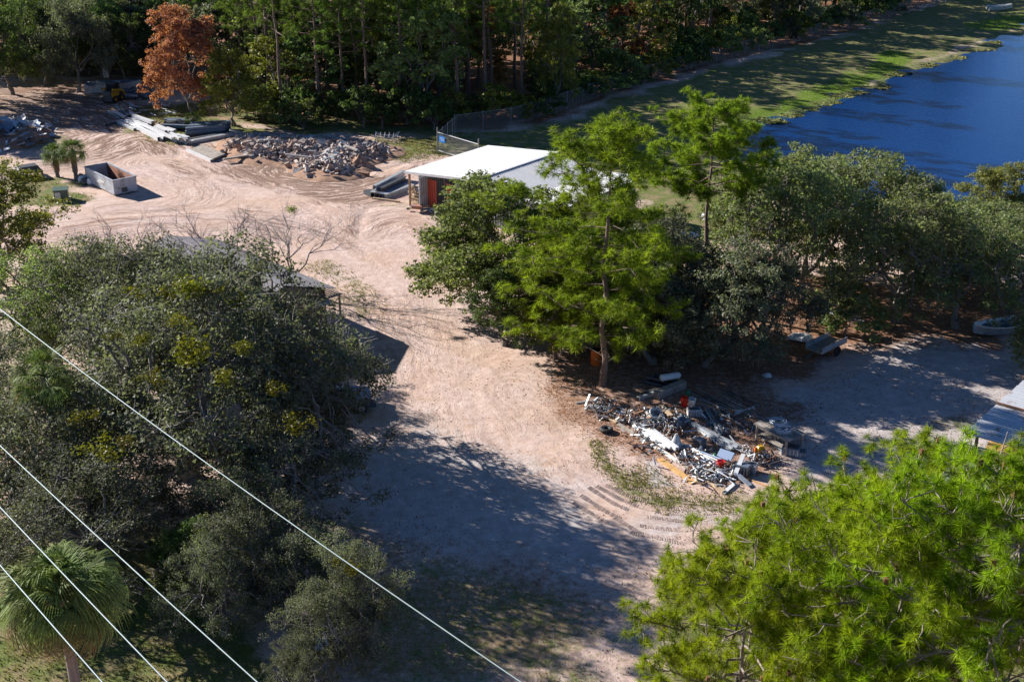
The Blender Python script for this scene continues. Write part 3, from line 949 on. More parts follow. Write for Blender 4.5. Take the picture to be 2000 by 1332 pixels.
# --- pines of the middle
PB = meshes('tall_pine', pine_tree(61, 16, 2.6, 4.0, 48, 11, 5, .36, 32, .025, trunk_r=.15, tw_lo=.12, lean=.01, asym=math.pi, dead=8), pine_bark_mat, needle_mid)
PC = meshes('dome_pine', pine_tree(62, 15, 8.5, 3.6, 36, 11, 5, .36, 34, .026, trunk_r=.17, lean=.01, dead=8), pine_bark_mat, needle_mid)
tree_at('p', 'pine_tree', 'tall bright pine with its bare trunk standing beside the scrap yard', 'tree', (1176, 752), 245, 5.4, PB, 4, 16, rz=.7)
tree_at('p', 'pine_tree', 'round topped bright pine rising in front of the pond tip', 'tree', (1365, 600), 212, 4.2, PC, 3.6, 15, rz=1.2)
tree_at('p', 'pine_tree', 'short bright pine in front of the corrugated roof', 'tree', (1110, 640), 390, 3.3, PB, 4, 16, rz=2.4)
tree_at('p', 'pine_tree', 'low bright pine left of the tall pine trunk with boughs over the cedar', 'tree', (1085, 700), 470, 3.2, PB, 4, 16, rz=4.4)
tree_at('p', 'pine_tree', 'low bright pine right of the tall pine trunk', 'tree', (1250, 700), 490, 2.8, PB, 4, 16, rz=5.6)

# --- close pines, bottom right
NP = [meshes('near_pine_a', pine_tree(71, 20, 14.0, 3.6, 36, 14, 3, .30, 62, .0135, tip=True, trunk_r=.2, cones=.08, lean=.01, dead=8), pale_bark_mat, needle, ('cone', cone_mat)),
      meshes('near_pine_b', pine_tree(72, 20, 14.5, 3.6, 36, 14, 3, .30, 62, .0135, tip=True, trunk_r=.2, cones=.08, lean=.01, dead=8), pale_bark_mat, needle, ('cone', cone_mat))]
for (px, py, z), r_, top_, k, lb in (((1945, 1290, 15.5), 3.2, 985, 0, 'close pine with the forked pale trunk at the lower right corner'),
                                     ((1725, 1285, 15), 3.1, 1000, 1, 'close pine with dark upright trunk in the middle of the lower right group'),
                                     ((1450, 1290, 13.5), 2.9, 1085, 0, 'close pine spreading furthest left over the shaded road'),
                                     ((1670, 1190, 13), 3.3, 1020, 1, 'close pine behind the others below the heap of pipes'),
                                     ((1900, 1130, 13), 3.5, 935, 0, 'close pine hiding the green shed roof'),
                                     ((1585, 1090, 12), 2.8, 1025, 0, 'close pine next to the long curved tyre tracks')):
    p = at(px, py, z)
    plant('pine_tree', NP[k], lb, 'tree', (p[0], p[1]), r_ / 3.6, height_for(p[0], p[1], top_) / 20, R0.uniform(0, 6.28), 'close pines of the lower right', 0.0)

# --- woodland behind the yard
FRONT = world_poly([(-260, 150), (60, 150), (250, 140), (420, 208), (520, 250), (640, 256), (760, 256), (880, 250), (960, 245), (1080, 222), (1200, 175), (1330, 140), (1450, 106), (1600, 70), (1750, 25), (1850, -6), (1990, -55)])
seg = np.diff(FRONT, axis=0)
cum = np.concatenate([[0], np.cumsum(np.hypot(seg[:, 0], seg[:, 1]))])


def front_pt(s):
    return np.array([np.interp(s, cum, FRONT[:, 0]), np.interp(s, cum, FRONT[:, 1])])


def edge_note(px):
    if px < 300: return 'behind the skid steer'
    if px < 460: return 'behind the red tree'
    if px < 800: return 'behind the rubble pile'
    if px < 1150: return 'behind the white roofed building'
    if px < 1500: return 'along the wire fence'
    return 'at the far end of the fence'


BACKN = np.array([-.18, .98])
def back_dir(s):
    a, b = front_pt(max(0, s - 4)), front_pt(min(cum[-1], s + 4))
    d = (b - a) / max(np.hypot(*(b - a)), 1e-6)
    return np.array([-d[1], d[0]])


ROWN = ['at the very edge', 'in the first rank', 'in the second rank', 'in the third rank', 'in the fourth rank', 'deep in the wood', 'deeper in the wood', 'deepest in the wood']


def size_word(v, lo, hi):
    u = (v - lo) / (hi - lo)
    return ('short', 'middling', 'tall')[min(2, int(u * 3))]


for row, (dist, step) in enumerate(((1.0, 2.4), (4.0, 3.8), (8.5, 4.2), (14, 5.0), (21, 6.0), (30, 7.0), (42, 8), (55, 10))):
    s = R0.uniform(0, step)
    while s < cum[-1]:
        s += step * R0.uniform(.7, 1.3)
        if s >= cum[-1]: break
        q = front_pt(s) + back_dir(s) * (dist + R0.uniform(-1.6, 1.6))
        a_ = q[0] / (q[1] * CP + CAM_H * SP) * FPX + 1000
        if a_ < -120 or a_ > 2100 or (row > 5 and a_ < 1000):
            continue
        note = edge_note(a_)
        z_ = gz(*q)
        if row == 0 or (a_ > 1000 and R0.random() < .25):
            k = R0.choice((0, 1)); r_ = R0.uniform(1.5, 2.8); h_ = R0.uniform(2.0, 5.0)
            lm, cn = R0.choice(((dark_leaf, 'dark'), (dark_leaf, 'dark'), (green_leaf, 'green'), (oak_leaf, 'greyish'), (yellow_leaf, 'yellowish'), (green_leaf, 'bright green')))
            if 330 < a_ < 430: continue
            plant('woodland_shrub', SHRUB[k], '%s %s shrub at the woodland edge %s' % (size_word(h_, 2, 5), cn, note), 'shrub', q, r_ / 2.2, h_ / 3.4, R0.uniform(0, 6.28), 'shrubs at the woodland edge', z_, lm)
            continue
        u = R0.random()
        pine_share = .66 if 440 < a_ < 1150 else .38
        if row >= 4: pine_share = .45
        wd, ht = R0.uniform(.75, 1.2), R0.uniform(.6, 1.1)
        if u < pine_share:
            plant('woodland_pine', WOODP[R0.randrange(3)], '%s pine %s %s' % (size_word(ht, .6, 1.1), ROWN[row], note), 'tree', q, wd * 1.1, ht + .1, R0.uniform(0, 6.28), 'woodland pines', z_)
        elif u < .86 or 300 < a_ < 460:
            lm, cn = R0.choice(((dark_leaf, 'dark'), (dark_leaf, 'dark'), (green_leaf, 'fresh green'), (oak_leaf, 'greyish'), (oak_leaf_pale, 'pale')))
            plant('woodland_tree', WOODB[R0.randrange(3)], '%s %s leafy tree %s %s' % (size_word(ht, .6, 1.1), cn, ROWN[row], note), 'tree', q, wd, ht, R0.uniform(0, 6.28), 'leafy woodland trees', z_, lm)
        else:
            lm, cn = (yellow_leaf, 'yellowing') if u < .955 or a_ < 720 else (russet_leaf, 'russet')
            plant('woodland_tree', WOODB[R0.randrange(3)], '%s %s tree %s %s' % (size_word(ht, .6, 1.1), cn, ROWN[row], note), 'tree', q, wd * .7, ht * .85, R0.uniform(0, 6.28), 'autumn coloured woodland trees', z_, lm)

# individual trees along the woodland edge
SG = meshes('sweetgum', broad_tree(41, 4.2, 12, 2.8, 34, 22, 34, .20, trunk_r=.17, flat=1.0, gap=.1, low=-.25, lobe_r=.30, ragged=.22), bark_mat, red_leaf)
tree_at('e', 'sweetgum_tree', 'orange red autumn tree standing alone by the pile of beams', 'tree', (384, 240), 8, 4.2, SG, 4.2, 12, rz=.6)
tree_at('e', 'broadleaf_tree', 'yellow green tree touching the red autumn tree', 'tree', (455, 246), 75, 3.4, BROAD[0], 4.5, 11, leafm=yellow_leaf)
tree_at('e', 'live_oak_tree', 'large grey green oak above the shaded boat', 'tree', (155, 180), -12, 4.6, PALE[0], 6, 11, leafm=oak_leaf)
tree_at('e', 'live_oak_tree', 'dark rounded oak behind the skid steer', 'tree', (250, 163), 12, 4.0, PALE[1], 6, 11, leafm=dark_leaf)
tree_at('e', 'live_oak_tree', 'dark oak between the corner oak and the large grey green oak', 'tree', (90, 168), -20, 4.4, PALE[0], 6, 11, leafm=dark_leaf)
tree_at('e', 'live_oak_tree', 'dark oak behind the two pale posts', 'tree', (200, 148), -15, 4.4, PALE[1], 6, 11, leafm=dark_leaf)
tree_at('e', 'live_oak_tree', 'dark oak cut by the upper left edge', 'tree', (-60, 200), -20, 4.8, PALE[0], 6, 11, leafm=dark_leaf)
tree_at('e', 'live_oak_tree', 'dark shaded oak in the upper left corner', 'tree', (25, 185), -20, 4.5, PALE[1], 6, 11, leafm=dark_leaf)
tree_at('e', 'broadleaf_tree', 'bright yellow topped tree high above the fence corner', 'tree', (1085, 222), -5, 2.6, BROAD[0], 4.5, 11, leafm=yellow_leaf)
for px, py in ((-150, 250), (-230, 235)):
    tree_at('e', 'live_oak_tree', 'oak just outside the left edge shading the sheet metal heap', 'tree', (px, py), py - 200, 4.6, PALE[0], 6, 11, 'oaks beyond the left edge')


# --- cabbage palms: a trunk with boots and a head of fan fronds, each frond a part
def frond_mesh(seed, L, droop, n=32):
    rng = np.random.default_rng(seed)
    g = Geo()
    k = 6
    t = np.linspace(0, 1, k)
    st = np.c_[t * L * .55, 0 * t, t * L * .30 - (t ** 2) * L * .12]
    tube(g, st, np.linspace(.02, .012, k), 4, .35)
    c = st[-1]
    for i in range(n):
        a = (i / (n - 1) - .5) * 3.6
        ll = L * .62 * (1 - .22 * abs(a) / 1.8) * rng.uniform(.9, 1.06)
        d = np.array([math.cos(a), math.sin(a) * .9, .22 * math.cos(a * 1.2) + rng.normal(0, .10)])
        d /= np.linalg.norm(d)
        s = np.cross(d, (0, 0, 1.0)); s /= np.linalg.norm(s); s *= .0125 * L
        p1 = c + d * ll * .5 + np.array([0, 0, -.02 * L])
        p2 = c + d * ll * .8 - np.array([0, 0, .14 * L * droop])
        p3 = c + d * ll * .93 - np.array([0, 0, .40 * L * droop])
        v = [c - s * .4, c + s * .4, p1 + s, p1 - s, p2 + s * .7, p2 - s * .7, p3]
        g.add(v, [[0, 1, 2, 3], [3, 2, 4, 5]], rng.uniform(.3, .8))
        g.add(v, [[5, 4, 6]], rng.uniform(.6, 1.0))
    return g


palm_leaf = leaf_mat('palm_frond', (.040, .070, .018), (.22, .28, .085), rough=.6, spec=.15, trans=.25, objvar=.2)
palm_dead = leaf_mat('dead_palm_frond', (.12, .075, .03), (.30, .20, .09), rough=.7, spec=.2, trans=.2)
palm_bark = simple_mat('palm_bark', (.24, .19, .16), .9, var=.3, scale=9, bump=.8)
FR = [frond_mesh(s, 1.0, d).mesh('frond_%d' % s, palm_leaf) for s, d in ((1, .6), (2, 1.1), (3, 1.6))]
PALM_TRUNK = Geo()
rng_ = np.random.default_rng(3)
tube(PALM_TRUNK, [(0, 0, -.1), (.02, 0, .3), (0, .01, .6), (0, 0, 1.0)], [.2, .17, .16, .17], 12)
PT = PALM_TRUNK.mesh('palm_trunk', palm_bark, True)
boots = Geo()
for i in range(60):
    a = i * 2.4; z = i / 60
    box(boots, (math.cos(a) * .17, math.sin(a) * .17, z), (.10, .14, .05), ry=-.7, rz=a, tint=rng_.uniform(.2, .8))
BOOT = boots.mesh('palm_boots', palm_bark)


def palm(label, crown_xyz, L, nfr, boots_=True, base_z=0.0, dead=6, group=None):
    X_, Y_, Z_ = crown_xyz
    o = thing('cabbage_palm', label, 'palm tree', (X_, Y_, base_z), R0.uniform(0, 6), group)
    t = part('trunk', PT, o); h = Z_ - base_z; t.scale = (1, 1, h)
    if boots_:
        b_ = part('boots', BOOT, o, loc=(0, 0, h * .25)); b_.scale = (1.15, 1.15, h * .75)
    for i in range(nfr):
        u = i / nfr
        a = i * 2.39996
        el = 1.35 - 2.15 * u ** .8
        me_ = FR[0 if u < .3 else (1 if u < .65 else 2)]
        f = part('frond', me_, o, loc=(0, 0, h - .1 + .25 * (1 - u)), rot=(R0.uniform(-.5, .5), -el + R0.uniform(-.22, .22), a + R0.uniform(-.3, .3)))
        s_ = L * R0.uniform(.85, 1.1) * (.75 + .35 * min(1, u * 2))
        f.scale = (s_, s_, s_)
        if i >= nfr - dead:
            f.material_slots[0].link = 'OBJECT'; f.material_slots[0].material = palm_dead
            f['label'] = 'dry brown drooping frond'
    return o


p = at(118, 1165, 10.5)
palm('large cabbage palm with shaggy fronds and a smooth grey trunk at the lower left', (p[0], p[1], 10.5), 1.6, 66, False, dead=10)
p = at(85, 735, 8.0)
palm('cabbage palm whose bright fronds poke out between the left oaks', (p[0], p[1], 8.0), 1.5, 24, False, dead=1)
for (px, py), zc, L_, lb in (((113, 346), 2.0, 1.15, 'young cabbage palm with leaning booted trunk near the dumpster'), ((149, 350), 2.5, 1.2, 'young cabbage palm right beside the grey dumpster')):
    p = gat(px, py)
    palm(lb, (p[0], p[1], zc), L_, 34, True, p[2], 3, 'young palms on the grass by the dumpster')
p = gat(380, 250)
palm('low palmetto at the foot of the red autumn tree', (p[0], p[1], .8), 1.0, 22, True, p[2], 1)
# ------------------------------------------------------------------ materials for made things
white_metal = simple_mat('white_sheet_metal', (.66, .67, .69), .42, var=.04, scale=1.5, dirt=(.62, .62, .60), dirt_amt=.3)
worn_white = simple_mat('worn_white_metal', (.50, .52, .55), .5, metal=.2, var=.06, scale=2, dirt=(.22, .09, .045), dirt_amt=.22, dirt_scale=.9)
galv = simple_mat('galvanised_metal', (.46, .49, .53), .42, metal=.35, var=.15, scale=3, dirt=(.26, .24, .22), dirt_amt=.2)
dark_metal = simple_mat('dark_metal', (.09, .10, .115), .5, metal=.3, var=.2, scale=4, dirt=(.16, .10, .07), dirt_amt=.3)
steel_blue = simple_mat('blue_grey_metal', (.16, .21, .28), .5, metal=.25, var=.15, scale=3, dirt=(.22, .2, .18), dirt_amt=.2)
wall_grey = simple_mat('grey_wall_metal', (.42, .47, .52), .5, var=.06, scale=2, dirt=(.3, .27, .24), dirt_amt=.25)
red_paint = simple_mat('red_paint', (.52, .085, .045), .5, var=.1, scale=3, dirt=(.35, .12, .08), dirt_amt=.3)
bright_red = simple_mat('bright_red_plastic', (.65, .03, .015), .4, var=.08)
orange_p = simple_mat('orange_plastic', (.75, .16, .02), .4, var=.08)
yellow_p = simple_mat('yellow_paint', (.70, .42, .02), .45, var=.1, dirt=(.2, .14, .06), dirt_amt=.3)
blue_p = simple_mat('pale_blue_plastic', (.42, .53, .72), .4, var=.06)
sign_blue = simple_mat('sign_blue', (.02, .20, .62), .4, var=.04)
green_p = simple_mat('green_plastic', (.02, .25, .10), .4, var=.1)
dark_green = simple_mat('dark_green_metal', (.07, .12, .095), .5, var=.1, dirt=(.14, .16, .13), dirt_amt=.3)
white_p = simple_mat('white_plastic', (.74, .74, .72), .4, var=.05, scale=4, dirt=(.45, .40, .33), dirt_amt=.3)
black_p = simple_mat('black_rubber', (.02, .02, .022), .7, var=.2)
wood_pale = simple_mat('pale_wood', (.50, .37, .24), .8, var=.2, scale=5, dirt=(.3, .22, .15), dirt_amt=.3)
wood_grey = simple_mat('grey_wood', (.34, .30, .26), .85, var=.25, scale=5, dirt=(.2, .16, .13), dirt_amt=.3)
wood_brown = simple_mat('brown_wood', (.22, .12, .075), .85, var=.25, scale=5)
wood_gold = simple_mat('golden_wood', (.62, .36, .13), .75, var=.2, scale=5)
concrete = simple_mat('broken_concrete', (.46, .46, .46), .9, var=.22, scale=3, bump=.6, dirt=(.40, .29, .22), dirt_amt=.35)
concrete_b = simple_mat('stained_concrete', (.38, .33, .30), .9, var=.25, scale=3, bump=.6, dirt=(.34, .20, .14), dirt_amt=.5)
dirt_mat = simple_mat('heaped_dirt', (.34, .20, .13), .95, var=.3, scale=4, bump=1.0)
shingle = simple_mat('grey_shingle', (.20, .19, .21), .9, var=.25, scale=4, bump=.4, dirt=(.12, .10, .09), dirt_amt=.3)
rust_in = simple_mat('rusty_inside', (.34, .14, .075), .8, var=.3, scale=2, dirt=(.22, .20, .22), dirt_amt=.35)
dump_paint = simple_mat('dumpster_grey_paint', (.44, .48, .54), .5, metal=.1, var=.06, scale=1.5, dirt=(.27, .24, .22), dirt_amt=.35)
glass_dark = simple_mat('dark_glass', (.02, .025, .03), .08, var=.1)
tarp_white = simple_mat('white_tarp', (.70, .73, .78), .5, var=.08, scale=2)
cable_mat = simple_mat('pale_cable', (.19, .25, .26), .5, metal=.2, var=.05)
green_roof = simple_mat('faded_green_roof', (.24, .29, .25), .5, var=.12, scale=2, dirt=(.40, .42, .38), dirt_amt=.35)


def pang(p, q):
    a, b = at(*p), at(*q)
    return math.atan2(b[1] - a[1], b[0] - a[0])


def ribbed(L, W, pitch, h, duty=.35):
    """Ribbed sheet L long (x) and W wide (y), ribs along x, standing h proud."""
    y, z = [], []
    k = max(1, int(round(W / pitch)))
    p = W / k
    for i in range(k):
        o = i * p
        y += [o, o + p * (.5 - duty / 2), o + p * (.5 - duty / 4), o + p * (.5 + duty / 4), o + p * (.5 + duty / 2)]
        z += [0, 0, h, h, 0]
    y.append(W); z.append(0)
    y, z = np.array(y), np.array(z)
    m = len(y)
    v = np.concatenate([np.c_[np.zeros(m), y, z], np.c_[np.full(m, L), y, z], np.c_[np.zeros(m), y, z - .015], np.c_[np.full(m, L), y, z - .015]])
    f = [[i, m + i, m + i + 1, i + 1] for i in range(m - 1)] + [[2 * m + i + 1, 3 * m + i + 1, 3 * m + i, 2 * m + i] for i in range(m - 1)]
    f += [[i, i + 1, 2 * m + i + 1, 2 * m + i] for i in range(m - 1)] + [[m + i + 1, m + i, 3 * m + i, 3 * m + i + 1] for i in range(m - 1)]
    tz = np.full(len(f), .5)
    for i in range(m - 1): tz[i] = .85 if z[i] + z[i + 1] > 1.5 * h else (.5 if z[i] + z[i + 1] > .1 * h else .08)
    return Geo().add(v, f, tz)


# ------------------------------------------------------------------ white roofed metal building
Lc = at(790, 335, 3.0)
B = thing('metal_building', 'long low building with a bright white ribbed metal roof and red door panels', 'building', (Lc[0], Lc[1], 0), math.atan2(-.634, .775))


def slope(x0, z0, x1, z1, y0, y1, mat, pw=1.0, pitch=.25, name='roof_panel', parent=None, h=.035):
    L = math.hypot(x1 - x0, z1 - z0)
    n_ = int(round((y1 - y0) / pw))
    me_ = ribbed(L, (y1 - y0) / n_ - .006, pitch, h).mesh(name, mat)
    for i in range(n_):
        part(name, me_, parent or B, loc=(x0, y0 + i * (y1 - y0) / n_, z0 + (i % 2) * .004), rot=(0, -math.atan2(z1 - z0, x1 - x0), 0))


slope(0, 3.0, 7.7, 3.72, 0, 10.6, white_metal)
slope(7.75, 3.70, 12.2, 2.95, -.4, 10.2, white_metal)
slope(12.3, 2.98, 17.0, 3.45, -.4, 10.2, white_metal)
part('ridge_cap', box(Geo(), (7.72, 5.1, 3.76), (.30, 10.9, .03)), B, white_metal)
part('valley_gutter', box(Geo(), (12.25, 4.9, 2.93), (.16, 10.6, .05)), B, dark_metal)
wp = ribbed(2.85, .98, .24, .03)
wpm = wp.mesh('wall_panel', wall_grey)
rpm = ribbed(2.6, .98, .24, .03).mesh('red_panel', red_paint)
for i in range(14):
    x = 2.0 + i
    if i in (1, 3):
        part('door_panel', rpm, B, loc=(x + .01, .55, .02), rot=(math.pi / 2, -math.pi / 2, 0))['label'] = 'red ribbed door panel'
    elif i == 2:
        part('opening_shade_panel', box(Geo(), (x + .5, .62, 1.3), (.96, .04, 2.6)), B, dark_metal)  # solid dark panel, its colour stands in for the shade inside the opening
    else:
        part('wall_panel', wpm, B, loc=(x + .01, .55, .02), rot=(math.pi / 2, -math.pi / 2, 0))
for i in range(9):
    part('wall_panel', wpm, B, loc=(2.0, .62 + i, .02), rot=(math.pi / 2, -math.pi / 2, math.pi / 2))
part('back_wall', box(Geo(), (9, 9.9, 1.4), (14, .08, 2.8)), B, wall_grey)
part('side_wall', box(Geo(), (16, 5.2, 1.4), (.08, 9.3, 2.8)), B, wall_grey)
for (x, y) in ((.25, .3), (.25, 3.6), (.25, 7.0), (.25, 10.2)):
    part('porch_post', box(Geo(), (x, y, 1.46), (.14, .14, 2.92)), B, wood_brown)
part('eave_beam', box(Geo(), (.25, 5.3, 2.90), (.08, 10.4, .12)), B, wood_brown)
part('fascia', box(Geo(), (3.9, -.03, 3.27), (7.9, .03, .16), ry=-math.atan2(.72, 7.7)), B, white_metal)

# ------------------------------------------------------------------ grey roofed house under the oaks
E1 = at(656, 564, 2.7)
rz_h = math.atan2(.66, -.75)                          # local x runs from the right corner back along the eave
Hs = thing('shingled_house', 'low house with a grey shingle roof half hidden by the left oaks', 'house', (E1[0], E1[1], 0), math.atan2(.707, -.707))
HL, HW = 13.5, 7.6
sl = (3.9 - 2.7) / (HW / 2)
for side in (0, 1):
    n_ = 9
    for i in range(n_):                                 # courses of shingles, each lapping the one below
        y0 = i * HW / 2 / n_
        z0 = 2.7 + y0 * sl
        g = box(Geo(), (HL / 2, 0, 0), (HL, HW / 2 / n_ + .05, .03))
        yy_ = (y0 + HW / 4 / n_) if side == 0 else HW - (y0 + HW / 4 / n_)
        part('shingle_course', g, Hs, shingle, loc=(0, yy_, z0 + HW / 4 / n_ * sl + .02), rot=((1 if side == 0 else -1) * math.atan(sl) * .85, 0, 0))
part('ridge_cap', box(Geo(), (HL / 2, HW / 2, 3.93), (HL, .25, .05)), Hs, shingle)
part('wall', box(Geo(), (HL / 2, HW / 2, 1.32), (HL - 1.0, HW - 1.0, 2.64)), Hs, wood_brown)
g = Geo()
for gx_ in (.5, HL - .5):
    part('gable_wall', Geo().add([(gx_, .5, 2.6), (gx_, HW - .5, 2.6), (gx_, HW / 2, 3.75), (gx_ + .06, .5, 2.6), (gx_ + .06, HW - .5, 2.6), (gx_ + .06, HW / 2, 3.75)], [[0, 2, 1], [3, 4, 5]]).add([(gx_, .5, 2.6), (gx_ + .06, .5, 2.6), (gx_ + .06, HW / 2, 3.75), (gx_, HW / 2, 3.75), (gx_, HW - .5, 2.6), (gx_ + .06, HW - .5, 2.6)], [[0, 1, 2, 3], [3, 2, 5, 4]]), Hs, wood_grey)
for px, py in ((444, 500), (476, 524)):
    v_ = at(px, py, 3.4)
    M = rot_z(-Hs.rotation_euler[2]) @ (v_ - np.array([E1[0], E1[1], 0]))
    part('roof_vent', dome(cyl(Geo(), (0, 0, 0), .16, .3), (0, 0, .3), .2, .12), Hs, white_metal, loc=(M[0], M[1], 3.2))
# slatted porch roof at the near corner
Pp = at(668, 575, 2.3)
po = thing('slatted_porch', 'slatted porch roof with a pale blue sheet at the near corner of the grey house', 'porch', (Pp[0], Pp[1], 0), math.atan2(.707, -.707))
for i in range(12):
    part('slat', box(Geo(), (1.4, .05 + i * .21, 2.35), (2.9, .09, .03)), po, wood_grey)
for x in (.15, 2.6):
    for y in (.1, 2.3):
        part('post', box(Geo(), (x, y, 1.15), (.1, .1, 2.3)), po, wood_grey)
    part('rafter', box(Geo(), (x, 1.2, 2.28), (.08, 2.6, .1)), po, wood_grey)
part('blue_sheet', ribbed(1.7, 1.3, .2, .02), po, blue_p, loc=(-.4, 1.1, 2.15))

# ------------------------------------------------------------------ tin sheds, lower right
c0 = at(1885, 846, 3.0)
sh = thing('tin_shed', 'open shed with a pale corrugated tin roof streaked with rust', 'shed', (c0[0], c0[1], 0), rad(-38))
n_ = 9
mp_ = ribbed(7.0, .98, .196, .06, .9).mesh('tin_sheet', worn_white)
for i in range(n_):
    part('tin_sheet', mp_, sh, loc=(0, i * .985, 3.0 + (i % 2) * .008 - i * .06))
for x in (.5, 3.3, 6.4):
    for y in (.35, 4.5, 8.5):
        part('post', box(Geo(), (x, y, 1.45), (.13, .13, 2.9)), sh, wood_brown)
for y in (.35, 4.5, 8.5):
    part('beam', box(Geo(), (3.5, y, 2.9), (7.0, .1, .12)), sh, wood_brown)
c1 = at(1872, 868, 2.2)
sh2 = thing('green_shed', 'small shed with a faded green ribbed roof behind the close pines', 'shed', (c1[0], c1[1], 0), math.atan2(-.52, .854))
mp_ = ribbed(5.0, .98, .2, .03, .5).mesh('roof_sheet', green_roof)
for i in range(4):
    part('roof_sheet', mp_, sh2, loc=(0, -3.94 + i * .985, 2.05 + i * .05 + (i % 2) * .006))
part('ridge_board', box(Geo(), (2.5, .05, 2.27), (5.0, .12, .04)), sh2, white_metal)
part('wall', box(Geo(), (2.5, -1.9, 1.0), (4.6, 3.5, 2.0)), sh2, wood_grey)
c2 = at(1972, 876, 1.0)
bs = thing('board_stack', 'sunlit stack of golden boards under the rusty tin roof', 'board stack', (c2[0], c2[1], gz(c2[0], c2[1])), math.atan2(-.52, .854))
for k in range(5):
    for i in range(9):
        part('board', box(Geo(), (0, (i - 4) * .17, .12 + k * .2), (2.2, .14, .05), tint=R0.uniform(.2, .9)), bs, wood_gold) if k == 4 else None
    part('spacer', box(Geo(), (0, 0, .06 + k * .2), (.12, 1.5, .1)), bs, wood_gold)
    if k < 4: part('board_layer', box(Geo(), (0, 0, .13 + k * .2), (2.2, 1.5, .07)), bs, wood_gold)

# ------------------------------------------------------------------ wire fence with gate along the pond lawn
FP = [(888, 262), (1000, 247), (1080, 224), (1157, 196), (1220, 174), (1321, 143), (1450, 110), (1545, 86), (1650, 61), (1740, 35), (1825, 14), (1930, -18), (2050, -50)]
FW = np.array([gat(*q) for q in FP])
fcum = np.concatenate([[0], np.cumsum(np.hypot(*np.diff(FW[:, :2], axis=0).T))])
fence = thing('wire_fence', 'long chain link fence between the woodland and the pond lawn', 'fence', FW[0])
steel_post = simple_mat('fence_steel', (.30, .31, .32), .5, metal=.3, var=.1)


def mesh_panel(W, Hh, pitch=.16, w=.007):
    g = Geo()
    nn = int(W / pitch)
    for s in (1, -1):
        for i in range(-int(Hh / pitch), nn + 1):
            x0 = i * pitch; z0, z1 = 0.0, Hh
            xa, xb = x0, x0 + Hh
            a0 = max(0, -xa); b0 = min(Hh, W - xa)
            if b0 <= a0: continue
            p, q = np.array([xa + a0, 0, a0]), np.array([xa + b0, 0, b0])
            if s < 0: p[0], q[0] = W - p[0], W - q[0]
            d = unit(q - p); sd = np.array([d[2], 0, -d[0]]) * w
            g.add([p - sd, p + sd, q + sd, q - sd], [[0, 1, 2, 3]])
    return g


pm = cyl(Geo(), (0, 0, -.1), .035, 2.1, 8).mesh('fence_post', steel_post)
SP_ = 3.2
nmm = mesh_panel(SP_, 1.75).mesh('fence_mesh', steel_post)
rl = cyl(Geo(), (0, 0, 0), .022, SP_, 6, axis='x').mesh('top_rail', steel_post)
ns_ = int(fcum[-1] / SP_)
for i in range(ns_):
    a = np.array([np.interp(i * SP_, fcum, FW[:, k]) for k in range(3)])
    b_ = np.array([np.interp((i + 1) * SP_, fcum, FW[:, k]) for k in range(3)])
    an = math.atan2(b_[1] - a[1], b_[0] - a[0])
    l_ = a - FW[0]
    part('fence_post', pm, fence, loc=l_)
    part('wire_mesh', nmm, fence, loc=(l_[0], l_[1], l_[2] + .08), rot=(0, 0, an))
    part('top_rail', rl, fence, loc=(l_[0], l_[1], l_[2] + 1.86), rot=(0, 0, an))
G0, G1 = gat(855, 297), gat(935, 322)
ga = math.atan2(G1[1] - G0[1], G1[0] - G0[0]); GL = float(np.hypot(*(G1 - G0)[:2]))
gate = thing('yard_gate', 'wire mesh yard gate with a small blue sign by the white roofed building', 'gate', G0, ga)
for x in (0, GL):
    part('gate_post', cyl(Geo(), (x, 0, -.1), .06, 2.5, 8), gate, steel_post)
for z in (.15, 1.9):
    part('gate_rail', cyl(Geo(), (0, 0, z), .035, GL, 8, axis='x'), gate, white_metal)
part('wire_mesh', mesh_panel(GL, 1.75), gate, steel_post, loc=(0, 0, .15))
sg = part('sign', box(Geo(), (.75, -.05, 1.35), (.85, .02, .6)), gate, sign_blue)
g = Geo()
for k, (w_, z_) in enumerate(((.55, 1.48), (.62, 1.36), (.40, 1.24))):
    x_ = .75 - w_ / 2
    while x_ < .75 + w_ / 2:
        l_ = R0.uniform(.05, .11)
        box(g, (x_ + l_ / 2, -.066, z_), (l_, .006, .035)); x_ += l_ + .03
part('lettering', g, sg, white_p)
G2 = gat(893, 262)
side = thing('fence_return', 'short fence run joining the gate post to the long fence', 'fence', G0, math.atan2(G2[1] - G0[1], G2[0] - G0[0]))
GL2 = float(np.hypot(*(G2 - G0)[:2]))
part('wire_mesh', mesh_panel(GL2, 1.75), side, steel_post, loc=(.05, 0, .1))
part('top_rail', cyl(Geo(), (0, 0, 1.86), .022, GL2, 6, axis='x'), side, steel_post)
for k in range(1, 4): part('fence_post', pm, side, loc=(GL2 * k / 4, 0, 0))

# ------------------------------------------------------------------ power cables
for k, (p0, p1, z, r_, lb) in enumerate((((0, 604), (1018, 1332), 11.5, .021, 'uppermost pale power cable running down to the bottom centre'),
                                         ((0, 870), (503, 1332), 14.0, .019, 'second pale power cable from the top crossing above the lawn'),
                                         ((0, 990), (327, 1332), 14.0, .019, 'third pale power cable passing over the large palm'),
                                         ((0, 1103), (200, 1332), 14.0, .019, 'lowest pale power cable in the corner over the palm'))):
    a, b_ = at(*p0, z), at(*p1, z)
    d = (b_ - a)
    t = np.linspace(-1.2, 1.6, 30)
    pts = a + d * t[:, None]
    L_ = np.linalg.norm(d)
    pts[:, 2] += ((t - .5) ** 2 - .25) * L_ * L_ * .0009
    o = solo('power_cable', tube(Geo(), pts - a, r_, 6), cable_mat, lb, 'cable', a, group='pale power cables', smooth=True)
